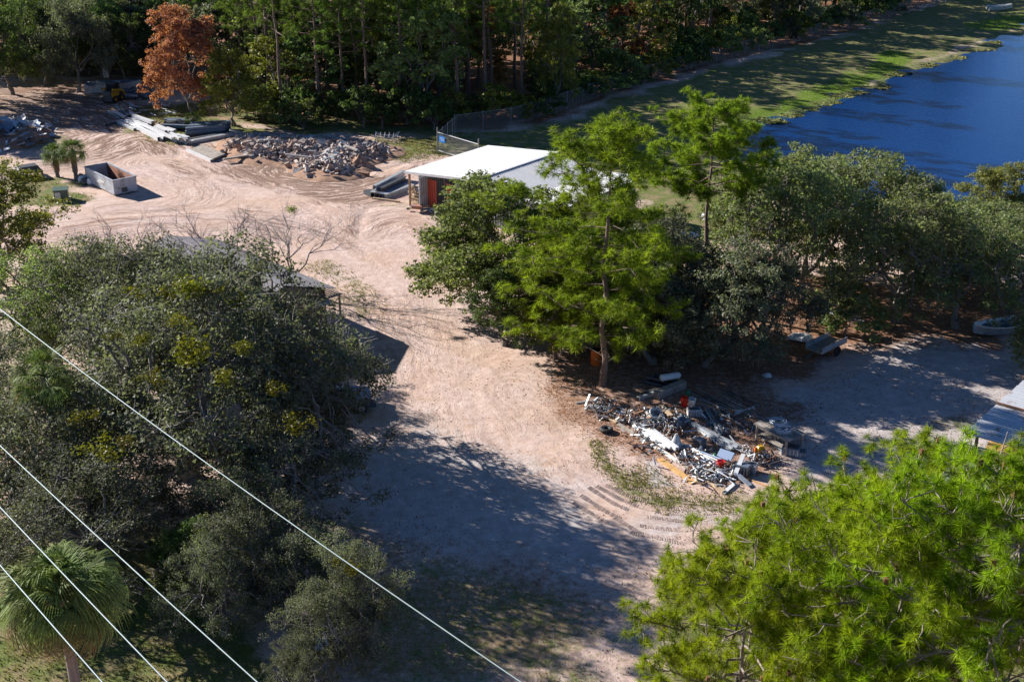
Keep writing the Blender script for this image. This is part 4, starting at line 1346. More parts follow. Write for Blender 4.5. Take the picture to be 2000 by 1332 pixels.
# ------------------------------------------------------------------ dumpster
dD, dC, dA = at(224, 384, 0), at(267, 373, 0), at(176, 352, 0)
rzD = math.radians(41)
dW = 2.1; dL = 5.6; dH = 1.25
du = thing('dumpster', 'open grey roll off dumpster with rusty inside beside the two young palms', 'dumpster', (dD[0], dD[1], gz(dD[0], dD[1])), rzD)
part('side_wall', box(Geo(), (.03, dL / 2, .12 + dH / 2), (.06, dL, dH)), du, dump_paint)
part('side_wall', box(Geo(), (dW - .03, dL / 2, .12 + dH / 2), (.06, dL, dH)), du, dump_paint)
part('end_wall', box(Geo(), (dW / 2, .03, .12 + dH / 2), (dW - .125, .06, dH)), du, dump_paint)
part('end_wall', box(Geo(), (dW / 2, dL - .03, .12 + dH / 2), (dW - .125, .06, dH)), du, dump_paint)
part('liner', box(box(box(Geo(), (dW - .075, dL / 2, .75), (.02, dL - .15, 1.1)), (.075, dL / 2, .75), (.02, dL - .15, 1.1)), (dW / 2, dL / 2, .16), (dW - .15, dL - .14, .05)), du, rust_in)
g = Geo()
for x in (0, dW): box(g, (x, dL / 2, .12 + dH), (.12, dL + .12, .1))
for y in (0, dL): box(g, (dW / 2, y, .123 + dH), (dW - .12, .12, .1))
part('top_rail', g, du, dump_paint)
for i in range(7):
    for x in (dW + .04,): part('rib', box(Geo(), (x, .5 + i * .77, .7), (.07, .09, 1.1)), du, dump_paint)
for x in (.35, dW - .35): part('skid', box(Geo(), (x, dL / 2, .06), (.14, dL, .12)), du, dark_metal)
part('hatch', box(Geo(), (dW * .45, -.03, .42), (.5, .05, .38)), du, dark_metal)
part('marking', box(box(Geo(), (-.006, dL * .42, .8), (.01, 1.1, .16)), (-.006, dL * .52, .62), (.01, .8, .1)), du, white_p)
for i in range(14):
    box_ = box(Geo(), (0, 0, 0), (R0.uniform(.25, .9), R0.uniform(.15, .4), R0.uniform(.05, .3)), tint=R0.random())
    solo('rubbish_piece', box_, R0.choice((wood_pale, tarp_white, wood_gold, galv, white_p)), 'loose rubbish piece lying inside the grey dumpster', 'rubbish',
         tuple(np.array([dD[0], dD[1], .32]) + rot_z(rzD) @ np.array([R0.uniform(.4, dW - .4), R0.uniform(.5, 2.6), R0.uniform(0, .15)])), R0.uniform(0, 3), 'rubbish inside the dumpster')
# crumpled white bags behind the dumpster
blob_m = []
for s in range(3):
    rng = np.random.default_rng(s)
    g = Geo(); n_, m_ = 12, 7
    a = np.linspace(0, 2 * np.pi, n_, endpoint=False)[None]; b_ = np.linspace(-1.3, 1.45, m_)[:, None]
    r_ = rng.uniform(.7, 1.1, (m_, n_))
    v = np.stack([r_ * np.cos(b_) * np.cos(a), r_ * np.cos(b_) * np.sin(a), r_ * np.sin(b_) * .7 + .5 + 0 * a], -1).reshape(-1, 3)
    i = np.arange(m_ - 1)[:, None] * n_; j = np.arange(n_)[None]
    g.add(v, np.stack([i + j, i + (j + 1) % n_, i + n_ + (j + 1) % n_, i + n_ + j], -1).reshape(-1, 4), rng.uniform(.2, .9, (m_ - 1) * n_))
    blob_m.append(g)
for i in range(6):
    p = gat(158 + i * 4, 352 + (i % 3) * 4)
    o = solo('rubbish_bag', blob_m[i % 3].mesh('rubbish_bag', tarp_white if i % 2 else dark_metal), None, 'crumpled rubbish bag heaped between the right young palm and the dumpster', 'bag',
             p, R0.uniform(0, 6), 'rubbish bags by the dumpster')
    o.scale = (.42, .42, .5)

# green utility box
p = gat(121, 390)
ub = thing('utility_box', 'dark green metal utility box with an open hatch on the grass left of the dumpster', 'utility box', p, .25)
part('cabinet', box(Geo(), (0, 0, .45), (1.1, .9, .9)), ub, dark_green)
part('lid', box(Geo(), (0, -.02, .94), (1.25, 1.05, .09), rx=.05), ub, dark_green)
part('door', box(Geo(), (-.25, -.47, .5), (.45, .03, .5)), ub, galv)
part('base', box(Geo(), (0, 0, .03), (1.4, 1.2, .08)), ub, concrete)

# low dark covered cart behind the left edge tree
p = gat(56, 345)
cc = thing('covered_cart', 'dark tarp covered cart behind the yellowish tree at the left edge', 'cart', p, .6)
part('tarp', box(Geo(), (0, 0, .75), (2.2, 1.4, .5), taper=.72), cc, dark_metal)
part('deck', box(Geo(), (0, 0, .45), (2.3, 1.5, .08)), cc, wood_grey)
for x in (-.8, .8):
    for y in (-.8, .8): part('wheel', torus(Geo(), (0, 0, 0), .22, .08, 16, 6, axis='x'), cc, black_p, loc=(x, y, .28), rot=(0, 0, math.pi / 2))

# ------------------------------------------------------------------ heap of sheet metal at the left edge
hp = gat(20, 270)
heap = thing('sheet_metal_heap', 'large heap of bent bluish sheet metal at the left edge of the yard', 'scrap heap', hp)
hr = np.random.default_rng(5)
bent = []
for s in range(5):
    n_ = 7
    x = np.linspace(-.5, .5, n_)
    z = hr.normal(0, .06, n_); z[::2] += .05
    v = np.concatenate([np.c_[x, np.full(n_, -.5), z], np.c_[x, np.full(n_, .5), z + hr.normal(0, .03, n_)]])
    v = np.concatenate([v, v - [0, 0, .02]])
    f = [[i, i + 1, n_ + i + 1, n_ + i] for i in range(n_ - 1)] + [[3 * n_ + i, 3 * n_ + i + 1, 2 * n_ + i + 1, 2 * n_ + i] for i in range(n_ - 1)]
    for mt in (galv, steel_blue, tarp_white):
        bent.append(Geo().add(v, f).mesh('bent_sheet', mt))
for i in range(170):
    a, r_ = hr.uniform(0, 6.28), hr.random() ** .5
    x, y = math.cos(a) * r_ * 5.5 - 1.5, math.sin(a) * r_ * 5.5
    z = 1.25 * (1 - r_ ** 1.5) + hr.uniform(0, .15)
    q = part('bent_sheet', bent[hr.integers(0, 15) if hr.random() < .8 else hr.integers(0, 5) * 3], heap, loc=(x, y, z + .05),
             rot=(hr.normal(0, .35), hr.normal(0, .35), hr.uniform(0, 6.28)))
    q.scale = (hr.uniform(.8, 2.6), hr.uniform(.5, 1.4), 1)
part('mound', dome(Geo(), (-1.5, 0, -.05), 5.6, 1.25), heap, dirt_mat)

# ------------------------------------------------------------------ beams and profiles by the red tree
CH = {}


def channel(L, w, h, mat, kind='c'):
    """C channel, square tube or pipe, L long on x."""
    key = (round(L, 1), w, h, mat.name, kind)
    if key not in CH:
        g = Geo()
        t = min(w, h) * .14
        if kind == 'c':
            box(g, (L / 2, 0, h - t / 2), (L, w, t)); box(g, (L / 2, -w / 2 + t / 2, (h - t) / 2), (L, t, h - t)); box(g, (L / 2, w / 2 - t / 2, (h - t) / 2), (L, t, h - t))
        elif kind == 'i':
            box(g, (L / 2, 0, h - t / 2), (L, w, t)); box(g, (L / 2, 0, t / 2), (L, w, t)); box(g, (L / 2, 0, h / 2), (L, t, h - 2 * t))
        elif kind == 'pipe':
            cyl(g, (0, 0, h / 2), h / 2, L, 10, axis='x'); cyl(g, (-.02, 0, h / 2), h / 2 * 1.12, .06, 10, axis='x')
        else:
            v = BOXV * [L, w, h] + [L / 2, 0, h / 2]
            v[:, 2] += np.where(BOXV[:, 0] > 0, .012, -.004)
            g.add(v, BOXF); box(g, (L * .1, 0, h + .002), (.05, w * 1.01, .004)); box(g, (L * .9, 0, h + .004), (.05, w * 1.01, .004))
        CH[key] = g.mesh('profile_' + kind, mat, kind == 'pipe')
    return CH[key]


def bar(name, p0, p1, w, h, mat, label, cat, group=None, z=0.0, z1=None, kind='c', roll=0.0):
    a, b_ = gat(*p0), gat(*p1)
    a[2] += z; b_[2] += z if z1 is None else z1
    L = float(np.linalg.norm(b_ - a))
    o = solo(name, channel(L, w, h, mat, kind), None, label, cat, a, group=group)
    o.rotation_euler = (roll, -math.asin((b_[2] - a[2]) / L), math.atan2(b_[1] - a[1], b_[0] - a[0]))
    return o


WB = 'white metal beams below the red tree'
for k, (p0, p1, w, h, z) in enumerate((((229, 241), (264, 256), .32, .25, 0), ((236, 238), (270, 253), .32, .25, 0), ((249, 236), (287, 250), .4, .3, .05), ((247, 240), (311, 276), .32, .4, 0), ((256, 238), (322, 275), .32, .4, .02),
                                       ((241, 216), (268, 234), .45, .25, .1), ((266, 247), (340, 281), .4, .2, .45), ((262, 237), (300, 250), .4, .3, .4))):
    bar('metal_beam', p0, p1, w, h, white_metal, 'white metal beam in the bundle below the red tree, number one from the drive' if False else
        ['short white beam nearest the drive at the left end of the bundle', 'white beam second from the left end of the bundle', 'white beam lying on top at the back of the bundle', 'longest white beam along the front of the bundle',
         'long white beam behind the front one in the bundle', 'short white beam pointing away at the far end of the bundle', 'white beam on top of the right part of the bundle', 'white beam on top in the middle of the bundle'][k], 'beam', WB, z)
for i in range(26):
    px, py = 300 + i * 2.4 + R0.uniform(-3, 3), 254 + i * 1.0 + R0.uniform(-4, 4)
    bar('short_profile', (px, py), (px + R0.uniform(12, 18), py + R0.uniform(5, 8)), .3, .22, white_metal if i % 4 else galv, 'short white metal profile in the overlapping row before the dark beams', 'profile', 'short white profiles in the row', R0.choice((0, .22, .44)))
for i in range(14):
    px = 276 + i * 4.2
    bar('wood_batten', (px, 243 + i * .55), (px + 9, 238 + i * .55), .12, .1, wood_brown if i % 2 else wood_pale, 'short wooden batten in the row behind the white beams', 'batten', 'wooden battens behind the white beams', .05 + (i % 2) * .1, kind='b')
for i in range(9):
    bar('dark_beam', (320 + R0.uniform(-5, 10), 243 + i * 1.4), (372 + R0.uniform(-6, 12), 243 + i * 1.6), .4, .3, dark_metal if i % 2 else steel_blue, 'dark metal beam in the low stack under the red tree', 'beam', 'dark beams under the red tree', R0.choice((0, .3)))
for i in range(12):
    t = i / 11
    bar('blue_grey_beam', (362 + t * 12, 268 - t * 12 + R0.uniform(-1, 1)), (438 + t * 16, 262 - t * 10), .42, .32, steel_blue if i % 3 else dark_metal, 'blue grey beam in the stack right of the palmetto', 'beam', 'blue grey beams right of the palmetto', (i % 3) * .28)
bar('long_beam', (368, 281), (470, 262), .55, .3, galv, 'long pale beam in front of the blue grey stack', 'beam')
bar('long_beam', (362, 278), (455, 262), .4, .3, dark_metal, 'long dark beam just behind the pale long beam', 'beam')
bar('dark_log', (208, 247), (230, 241), .3, .22, dark_metal, 'single dark bar lying apart on the grass left of the bundle', 'bar')
for i, (p0, p1) in enumerate((((212, 220), (236, 233)), ((218, 216), (242, 234)), ((226, 214), (252, 232)), ((222, 224), (246, 237)), ((232, 212), (250, 226)))):
    bar('scrap_profile', p0, p1, .3, .2, (galv, wood_gold, steel_blue, white_metal, dark_metal)[i], ['grey profile nearest the drive at the fan of scrap profiles', 'golden board in the fan of scrap profiles', 'blue profile in the fan of scrap profiles', 'white profile under the fan of scrap profiles', 'dark profile at the back of the fan of scrap profiles'][i], 'profile', 'scrap profiles below the skid steer', .1 * i)
for i in range(22):
    px, py = R0.uniform(248, 330), R0.uniform(207, 228)
    bar('bent_pipe', (px, py), (px + R0.uniform(8, 22), py + R0.uniform(-5, 9)), .14, .12, R0.choice((white_metal, galv, tarp_white)), 'thin pale pipe among the scattered pipes under the red tree', 'pipe', 'scattered pale pipes under the red tree', R0.uniform(0, .3), kind='pipe')
# flat panel on blocks
q = [gat(*c) for c in ((372, 298), (396, 289), (440, 307), (416, 317))]
pn = thing('pale_slab', 'large flat pale slab lying on blocks before the rubble pile', 'slab', q[0])
v = np.array([c - q[0] for c in q]); v[:, 2] = .32
v = np.concatenate([v, v - [0, 0, .16]])
part('sheet', Geo().add(v, [[0, 3, 2, 1], [4, 5, 6, 7], [0, 1, 5, 4], [1, 2, 6, 5], [2, 3, 7, 6], [3, 0, 4, 7]]), pn, wood_grey)
for k in range(4):
    c = v[:4].mean(0) * .35 + v[k] * .65
    part('block', box(Geo(), (c[0], c[1], .06), (.4, .3, .16)), pn, wood_grey)
bar('white_edge_beam', (366, 296), (414, 317), .3, .25, white_metal, 'white beam along the front edge of the flat panel', 'beam')

# ------------------------------------------------------------------ rubble pile 
RP = world_poly([(446, 292), (452, 278), (505, 268), (560, 272), (640, 276), (700, 282), (765, 293), (766, 303), (735, 312), (700, 322), (690, 344), (640, 350), (600, 340), (575, 322), (545, 318), (500, 316), (455, 305)])
rc = RP.mean(0)
rp = thing('rubble_pile', 'long pile of broken grey concrete slabs behind the open sand', 'rubble pile', (rc[0], rc[1], 0))
rr = np.random.default_rng(9)
CK = []
for s in range(10):
    k = rr.integers(5, 8)
    a = np.sort(rr.uniform(0, 6.28, k)); r_ = rr.uniform(.32, .6, k)
    th = rr.uniform(.12, .4)
    v = np.concatenate([np.c_[np.cos(a) * r_, np.sin(a) * r_, np.full(k, -th / 2)], np.c_[np.cos(a) * r_ * .93, np.sin(a) * r_ * .93, th / 2 + rr.normal(0, .03, k)]])
    g = Geo().add(v, [[i, (i + 1) % k, k + (i + 1) % k, k + i] for i in range(k)], rr.uniform(.3, .8, k))
    vt = np.concatenate([v, [[0, 0, -th / 2], [0, 0, th / 2]]])
    g.add(vt, [[(i + 1) % k, i, 2 * k] for i in range(k)] + [[k + i, k + (i + 1) % k, 2 * k + 1] for i in range(k)], .55)
    for mt in (concrete, concrete, concrete_b): CK.append(g.mesh('concrete_chunk', mt))
xmin, ymin = RP.min(0); xmax, ymax = RP.max(0)
pts = []
while len(pts) < 760:
    x, y = rr.uniform(xmin, xmax, 400), rr.uniform(ymin, ymax, 400)
    sd = poly_sd(x, y, RP)
    for a_, b_, c_ in zip(x, y, sd):
        if c_ > 0: pts.append((a_, b_, c_))
pts = pts[:760]


def pile_h(c, x, y):
    return .85 * (1 - math.exp(-c / 1.6)) * (.55 + .9 * float(vnoise(np.array(x * .35), np.array(y * .35), 77)))


sm = Geo()
for k, (x, y, c) in enumerate(sorted(pts, key=lambda p_: p_[1])):
    z = pile_h(c, x, y)
    if k % 5 < 2:
        q_ = part('concrete_chunk', CK[rr.integers(0, 30)], rp, loc=(x - rc[0], y - rc[1], z + .08), rot=(rr.normal(0, .4), rr.normal(0, .4), rr.uniform(0, 6.28)))
        s_ = rr.uniform(.5, 1.25) * (1.5 if k % 23 == 0 else 1)
        q_.scale = (s_ * rr.uniform(.8, 1.5), s_, s_ * rr.uniform(.35, .8))
    else:
      for _ in range(4):
        box(sm, (x - rc[0] + rr.normal(0, .5), y - rc[1] + rr.normal(0, .5), z + rr.uniform(-.1, .12)), rr.uniform(.1, .55, 3) * [1.4, 1, .5], rx=rr.normal(0, .6), ry=rr.normal(0, .6), rz=rr.uniform(0, 3), tint=rr.random())
for k in range(14):
    x, y, c = pts[k * 31]
    L_ = rr.uniform(1.6, 3.2)
    part('long_board', channel(round(L_, 1), .25, .14, (concrete, wood_grey, galv)[k % 3], 'b'), rp, loc=(x - rc[0], y - rc[1], pile_h(c, x, y) + .25), rot=(rr.normal(0, .2), rr.normal(0, .18), rr.uniform(0, 6.28)))
part('small_rubble', sm, rp, concrete_b, kind='stuff')
gx, gy = np.meshgrid(np.linspace(xmin - 2, xmax + 2, 60), np.linspace(ymin - 2, ymax + 2, 40))
sd = poly_sd(gx.ravel(), gy.ravel(), RP)
zz = np.where(sd > -1.5, .68 * (1 - np.exp(-(sd + 1.5).clip(0) / 2.2)) * (.45 + .8 * vnoise(gx.ravel() * .35, gy.ravel() * .35, 77)) - .04, -.3) + (vnoise(gx.ravel() * 2, gy.ravel() * 2, 4) - .5) * .15 * (sd > -1)
i = np.arange(39)[:, None] * 60; j = np.arange(59)[None]
part('dirt_base', Geo().add(np.c_[gx.ravel() - rc[0], gy.ravel() - rc[1], zz], np.stack([i + j, i + j + 1, i + 61 + j, i + 60 + j], -1).reshape(-1, 4)), rp, dirt_mat, True)


def mound(label, px, py, R_, h_, seed):
    p_ = gat(px, py)
    n_, m_ = 26, 12
    a = np.linspace(0, 2 * np.pi, n_, endpoint=False)[None]; t = np.linspace(0, 1, m_)[:, None]
    r_ = R_ * t * (1 + .15 * np.sin(a * 3 + seed))
    x, y = r_ * np.cos(a), r_ * np.sin(a)
    z = h_ * (1 - t) ** 1.1 * (1 - .25 * t) + (vnoise(x * 2.5 + seed, y * 2.5, seed) - .5) * .35 * h_ * (1 - t ** 3) - .05
    i = np.arange(m_ - 1)[:, None] * n_; j = np.arange(n_)[None]
    solo('dirt_mound', Geo().add(np.stack([x, y, z], -1).reshape(-1, 3), np.stack([i + j, i + n_ + j, i + n_ + (j + 1) % n_, i + (j + 1) % n_], -1).reshape(-1, 4)), dirt_mat, label, 'dirt mound', p_, smooth=True)


mound('steep mound of brown dirt at the right end of the rubble pile', 703, 328, 1.7, 1.35, 4)
bar('fallen_post', (655, 334), (720, 345), .35, .3, wood_brown, 'dark broken post lying in front of the dirt mound', 'post', kind='b')
bar('fallen_post', (640, 328), (690, 336), .4, .3, concrete, 'pale concrete post lying left of the dirt mound', 'post', kind='b')

# silver pipe frame behind the rubble
p = gat(755, 276)
pf = thing('tube_cradle', 'silver tube frame like a cradle standing on the grass behind the rubble', 'cradle', p, -.1)
for y in (-.6, .6):
    part('rail', tube(Geo(), [(-1.2, y, .75), (-.6, y, .45), (.6, y, .45), (1.2, y, .8)], .04, 6), pf, galv)
for i in range(6):
    x = -1.1 + i * .44
    part('cross_tube', tube(Geo(), [(x, -.6, .7), (x, 0, .35), (x, .6, .7)], .035, 6), pf, galv)
for x in (-.9, .9):
    for y in (-.6, .6): part('leg', tube(Geo(), [(x, y, .6), (x * 1.15, y * 1.2, 0)], .035, 6), pf, galv)

# ------------------------------------------------------------------ skid steer
p = gat(222, 199)
ss = thing('skid_steer', 'small yellow and black skid steer loader parked at the dark churned dirt', 'loader', p, math.radians(75))
part('body', box(box(Geo(), (0, 0, .62), (2.3, 1.05, .75)), (-.9, 0, 1.1), (.7, 1.0, .45), taper=.85), ss, dark_metal)
part('side_panel', box(box(Geo(), (-.35, .55, 1.0), (1.5, .06, .55)), (-.35, -.55, 1.0), (1.5, .06, .55)), ss, yellow_p)
cb = part('cab', box(box(box(Geo(), (.15, 0, 2.02), (1.15, 1.05, .08)), (.68, .5, 1.45), (.07, .07, 1.1)), (.68, -.5, 1.45), (.07, .07, 1.1)), ss, dark_metal)
part('cab_glass', box(Geo(), (.1, 0, 1.5), (.98, .96, .9)), cb, glass_dark)
for y in (-.68, .68):
    part('lift_arm', beam(beam(Geo(), (-1.05, y, 1.55), (.9, y, 1.15), .12, .2), (.9, y, 1.15), (1.5, y, .35), .12, .18), ss, yellow_p)
part('bucket', box(box(box(Geo(), (1.85, 0, .12), (.7, 1.6, .06)), (1.52, 0, .38), (.06, 1.6, .55)), (1.75, .8, .3), (.5, .05, .4)), ss, galv)
for x in (-.65, .65):
    for y in (-.66, .66):
        w_ = part('wheel', torus(Geo(), (0, 0, 0), .28, .13, 18, 8, axis='x'), ss, black_p, loc=(x, y, .4), rot=(0, 0, math.pi / 2))
        part('rim', cyl(Geo(), (-.06, 0, 0), .18, .12, 12, axis='x'), w_, yellow_p)
p = gat(229, 183)
solo('white_drum', cyl(cyl(cyl(Geo(), (0, 0, 0), .45, 1.3, 20), (0, 0, .45), .47, .05, 20), (0, 0, 1.28), .47, .05, 20), white_p, 'pale upright drum just behind the skid steer', 'drum', p)
p = gat(222, 178)
bt = thing('covered_boat', 'long boat hull under a pale blue cover in the shade behind the skid steer', 'boat', p, math.radians(14))


def hull(L, W, Hh, mat_h, mat_c, parent, cover=True):
    n_ = 9
    t = np.linspace(0, 1, n_)
    w = W / 2 * np.sqrt(np.clip(1 - (t * 1.0) ** 3.2, .02, 1))
    x = t * L - L / 2
    v = np.concatenate([np.c_[x, -w, np.full(n_, Hh) + t ** 3 * .25], np.c_[x, -w * .55, t ** 3 * .3], np.c_[x, w * .55, t ** 3 * .3], np.c_[x, w, np.full(n_, Hh) + t ** 3 * .25]])
    f = []
    for r in range(3): f += [[r * n_ + i, r * n_ + i + 1, (r + 1) * n_ + i + 1, (r + 1) * n_ + i] for i in range(n_ - 1)]
    f += [[0, n_, 2 * n_, 3 * n_]]
    part('hull', Geo().add(v, f), parent, mat_h)
    if cover:
        v2 = np.concatenate([np.c_[x, -w, np.full(n_, Hh + .02) + t ** 3 * .25], np.c_[x, 0 * x, Hh + .35 - (t - .4) ** 2 * .5], np.c_[x, w, np.full(n_, Hh + .02) + t ** 3 * .25]])
        f2 = []
        for r in range(2): f2 += [[r * n_ + i, r * n_ + i + 1, (r + 1) * n_ + i + 1, (r + 1) * n_ + i] for i in range(n_ - 1)]
        part('cover', Geo().add(v2, f2), parent, mat_c)
    else:
        part('inner_floor', box(Geo(), (-L * .05, 0, Hh * .45), (L * .8, W * .55, .04)), parent, mat_c)
        for k in (-.25, .12): part('seat', box(Geo(), (L * k, 0, Hh * .8), (.35, W * .85, .06)), parent, mat_c)
        part('gunwale', tube(tube(Geo(), np.c_[x, -w, np.full(n_, Hh + .01) + t ** 3 * .25], .04, 5), np.c_[x, w, np.full(n_, Hh + .01) + t ** 3 * .25], .04, 5), parent, white_p)


hull(6.2, 2.1, .9, white_p, steel_blue, bt)
for k, px in enumerate((205.5, 211)):
    p = gat(px, 152)
    solo('gate_post', box(box(Geo(), (0, 0, .9), (.28, .28, 1.8)), (0, 0, 1.83), (.36, .36, .08)), white_p, ['left one of the two pale posts at the woodland edge', 'right one of the two pale posts at the woodland edge'][k], 'post', p, group='pale posts at the woodland edge')
sr = np.random.default_rng(4)
for i in range(46):
    p = gat(sr.uniform(248, 292), sr.uniform(181, 197))
    solo('metal_offcut', channel(round(sr.uniform(.7, 2.2), 1), .25, .18, (dark_metal, steel_blue, galv)[i % 3]), None, 'dark metal offcut in the shaded pile right of the skid steer', 'offcut', (p[0], p[1], p[2] + sr.uniform(0, .5)), sr.uniform(0, 3.1), 'dark offcuts right of the skid steer')

# ------------------------------------------------------------------ things by the left end of the white building
for i, (a, b_, w, z, m_, lb) in enumerate((((727, 384), (788, 352), .5, .0, galv, 'long grey gutter on the left of the profile stack by the building'), ((735, 386), (795, 358), .45, .0, dark_metal, 'dark profile second in the stack by the building'),
                                         ((744, 387), (800, 362), .4, .0, steel_blue, 'blue profile in the stack by the building'), ((752, 388), (806, 368), .4, .0, galv, 'grey profile nearest the pallets in the stack by the building'),
                                         ((732, 381), (790, 350), .35, .45, galv, 'grey profile on top of the stack by the building'), ((745, 383), (792, 360), .35, .35, dark_metal, 'dark profile on top of the stack by the building'))):
    bar('metal_profile', a, b_, w, .38, m_, lb, 'profile', 'metal profiles by the building', z, kind='i' if i % 2 else 'c')
bar('wood_plank', (728, 389), (781, 396), .16, .14, wood_pale, 'pale plank on the grass before the profile stack', 'plank', kind='b')
bar('dark_block', (716, 378), (730, 384), .6, .35, dark_metal, 'dark metal block at the left tip of the profile stack', 'block')


def pallet(label, loc, rz, rx=0.0, group=None, mat=wood_pale):
    o = thing('wooden_pallet', label, 'pallet', loc, rz, group)
    o.rotation_euler = (rx, 0, rz)
    for k in range(7): part('slat', box(Geo(), (0, -.5 + k * .167, .13), (1.2, .11, .022), tint=R0.random()), o, mat)
    for k in (-.55, 0, .55): part('stringer', box(Geo(), (k, 0, .07), (.05, 1.1, .1)), o, mat)
    for k in range(3): part('slat', box(Geo(), (0, -.5 + k * .5, .01), (1.2, .1, .02), tint=R0.random()), o, mat)
    return o


for i, (px, py, z, rx_, lb) in enumerate(((818, 398, .0, 0, 'wooden pallet at the bottom of the stack by the building corner'), (820, 396, .17, 0, 'wooden pallet second in the stack by the building corner'), (817, 395, .34, .05, 'wooden pallet third in the stack by the building corner'),
                                        (806, 390, .55, 1.25, 'wooden pallet standing on edge against the stack'), (826, 388, .5, .9, 'wooden pallet leaning at the grey wall'), (814, 392, .52, .2, 'wooden pallet lying tilted on top of the stack'))):
    p = gat(px, py); pallet(lb, (p[0], p[1], p[2] + z), .3 + i * .35, rx_, 'pallets by the building corner')
p = gat(815, 414)
wb = thing('wheelbarrow', 'rusty brown wheelbarrow on the pale sand before the laurel tree', 'wheelbarrow', p, 2.9)
part('tub', box(Geo(), (0, 0, .42), (.62, .42, .3), taper=1.55), wb, rust_in)
part('tub_rim', box(box(Geo(), (0, .35, .58), (1.0, .04, .04)), (0, -.35, .58), (1.0, .04, .04)), wb, galv)
part('wheel', torus(Geo(), (.75, 0, .2), .15, .05, 16, 6), wb, black_p, rot=(0, 0, 0))
for y in (-.25, .25):
    part('handle', beam(Geo(), (.7, y * .4, .22), (-1.0, y, .5), .05, .05), wb, wood_pale)
    part('leg', beam(Geo(), (-.35, y, .38), (-.4, y, 0), .04, .04), wb, dark_metal)
for i in range(7):
    p = gat(826 + i * 2.6, 409 + (i % 3) * 3)
    bar('plastic_pipe', (826 + i * 2, 406 + (i % 3) * 3), (842 + i * 2, 414 + (i % 2) * 3), .1, .08, (blue_p, white_p)[i % 2], 'short plastic pipe in the pale heap right of the wheelbarrow', 'pipe', 'plastic pipes right of the wheelbarrow', .05 * i, kind='pipe')

# ------------------------------------------------------------------ scrap yard
def yp(x, y):
    return (1100 + x / 4.0, 700 + y / 4.0)


def ybar(name, x0, y0, x1, y1, w, h, mat, label, cat, group=None, z=0.0, z1=None, kind='c'):
    return bar(name, yp(x0, y0), yp(x1, y1), w, h, mat, label, cat, group, z, z1, kind)


# tyre
p = gat(*yp(336, 572))
ty = thing('car_tyre', 'single black tyre lying flat on the sand left of the scrap yard', 'tyre', p)
part('tread', torus(Geo(), (0, 0, .13), .26, .12, 32, 10, flat=1.0), ty, black_p)
part('bead', torus(Geo(), (0, 0, .20), .19, .03, 28, 6), ty, dark_metal)
# edge boards
ybar('edge_board', 430, 520, 660, 660, .2, .1, wood_grey, 'grey board at the upper part of the scrap yard edge', 'board', 'edge boards of the scrap yard', kind='b')
ybar('edge_board', 660, 662, 890, 808, .2, .1, white_p, 'white board in the middle of the scrap yard edge', 'board', 'edge boards of the scrap yard', kind='b')
ybar('edge_board', 890, 810, 1080, 930, .2, .1, wood_grey, 'grey board before the fan of white pipes at the yard edge', 'board', 'edge boards of the scrap yard', kind='b')
ybar('edge_board', 1080, 935, 1255, 1052, .2, .14, wood_pale, 'pale board at the lowest corner of the scrap yard', 'board', 'edge boards of the scrap yard', kind='b')
ybar('plank', 750, 785, 1020, 978, .33, .05, wood_gold, 'long golden plank lying outside the scrap yard edge', 'plank', kind='b')
ybar('edge_board', 270, 432, 420, 506, .2, .1, wood_pale, 'pale board by the dark tangle at the upper yard edge', 'board', 'edge boards of the scrap yard', kind='b')
ybar('metal_rail', 100, 357, 310, 318, .1, .08, galv, 'thin grey rail at the upper left corner of the scrap yard', 'rail')
ybar('metal_rail', 380, 362, 520, 425, .1, .08, white_metal, 'thin white rail behind the dark tangle', 'rail')
for i in range(5):
    ybar('gutter_pipe', 560 + i * 34, 560 + i * 12, 800 + i * 22, 722 + i * 8 - (i % 2) * 14, .22, .2, white_metal if i != 3 else white_p, ['thick white pipe along the scrap yard edge', 'second thick white pipe from the yard edge', 'white pipe crossing the wire hoops', 'white pipe leading to the grey cone', 'white pipe nearest the grey cone'][i], 'pipe', 'thick white pipes at the yard edge', .05 + .05 * i, kind='pipe' if i < 3 else 'c')
for i in range(8):
    ybar('aluminium_profile', 985 + i * 9, 520 + i * 3, 1300 + i * 13, 735 - i * 4, .1, .08, galv if i % 3 else white_metal, 'pale aluminium profile in the bundle at the middle of the scrap yard', 'profile', 'pale profiles across the scrap yard', .03 + (i % 3) * .08)
for i in range(8):
    ybar('dark_profile', 1070 + i * 16, 400 + i * 5, 1205 + i * 10, 636 - i * 6, .1, .08, dark_metal if i % 2 else galv, 'dark profile in the bundle pointing down from the appliance', 'profile', 'dark profiles across the scrap yard', .03 + (i % 3) * .07)
yr = np.random.default_rng(12)
for i in range(34):
    x0, y0 = yr.uniform(980, 1300), yr.uniform(255, 400)
    L_ = yr.uniform(160, 330); a_ = yr.uniform(.35, .62)
    ybar('steel_rod', x0, y0, x0 + L_, y0 + L_ * a_, .05, .05, R0.choice((dark_metal, galv, wood_grey)), 'thin steel rod in the spread behind the scrap yard', 'rod', 'thin rods spread behind the scrap yard', yr.uniform(.02, .2), kind='pipe')
for i in range(4):
    ybar('steel_rod', 1340, 470 - i * 8, 1490, 400 + i * 12, .05, .05, galv, 'thin rod lying across the others near the table', 'rod', 'rods crossing near the table', .2 + .03 * i, kind='pipe')
for i in range(9):
    ybar('white_tube', 930 + i * 16, 690 + i * 10, 1130 + i * 15, 872 - i * 6, .1, .09, (white_p, blue_p, white_metal)[i % 3], 'white tube in the fan of tubes at the lower yard', 'tube', 'fan of white tubes', .05 + (i % 4) * .07, kind='pipe')
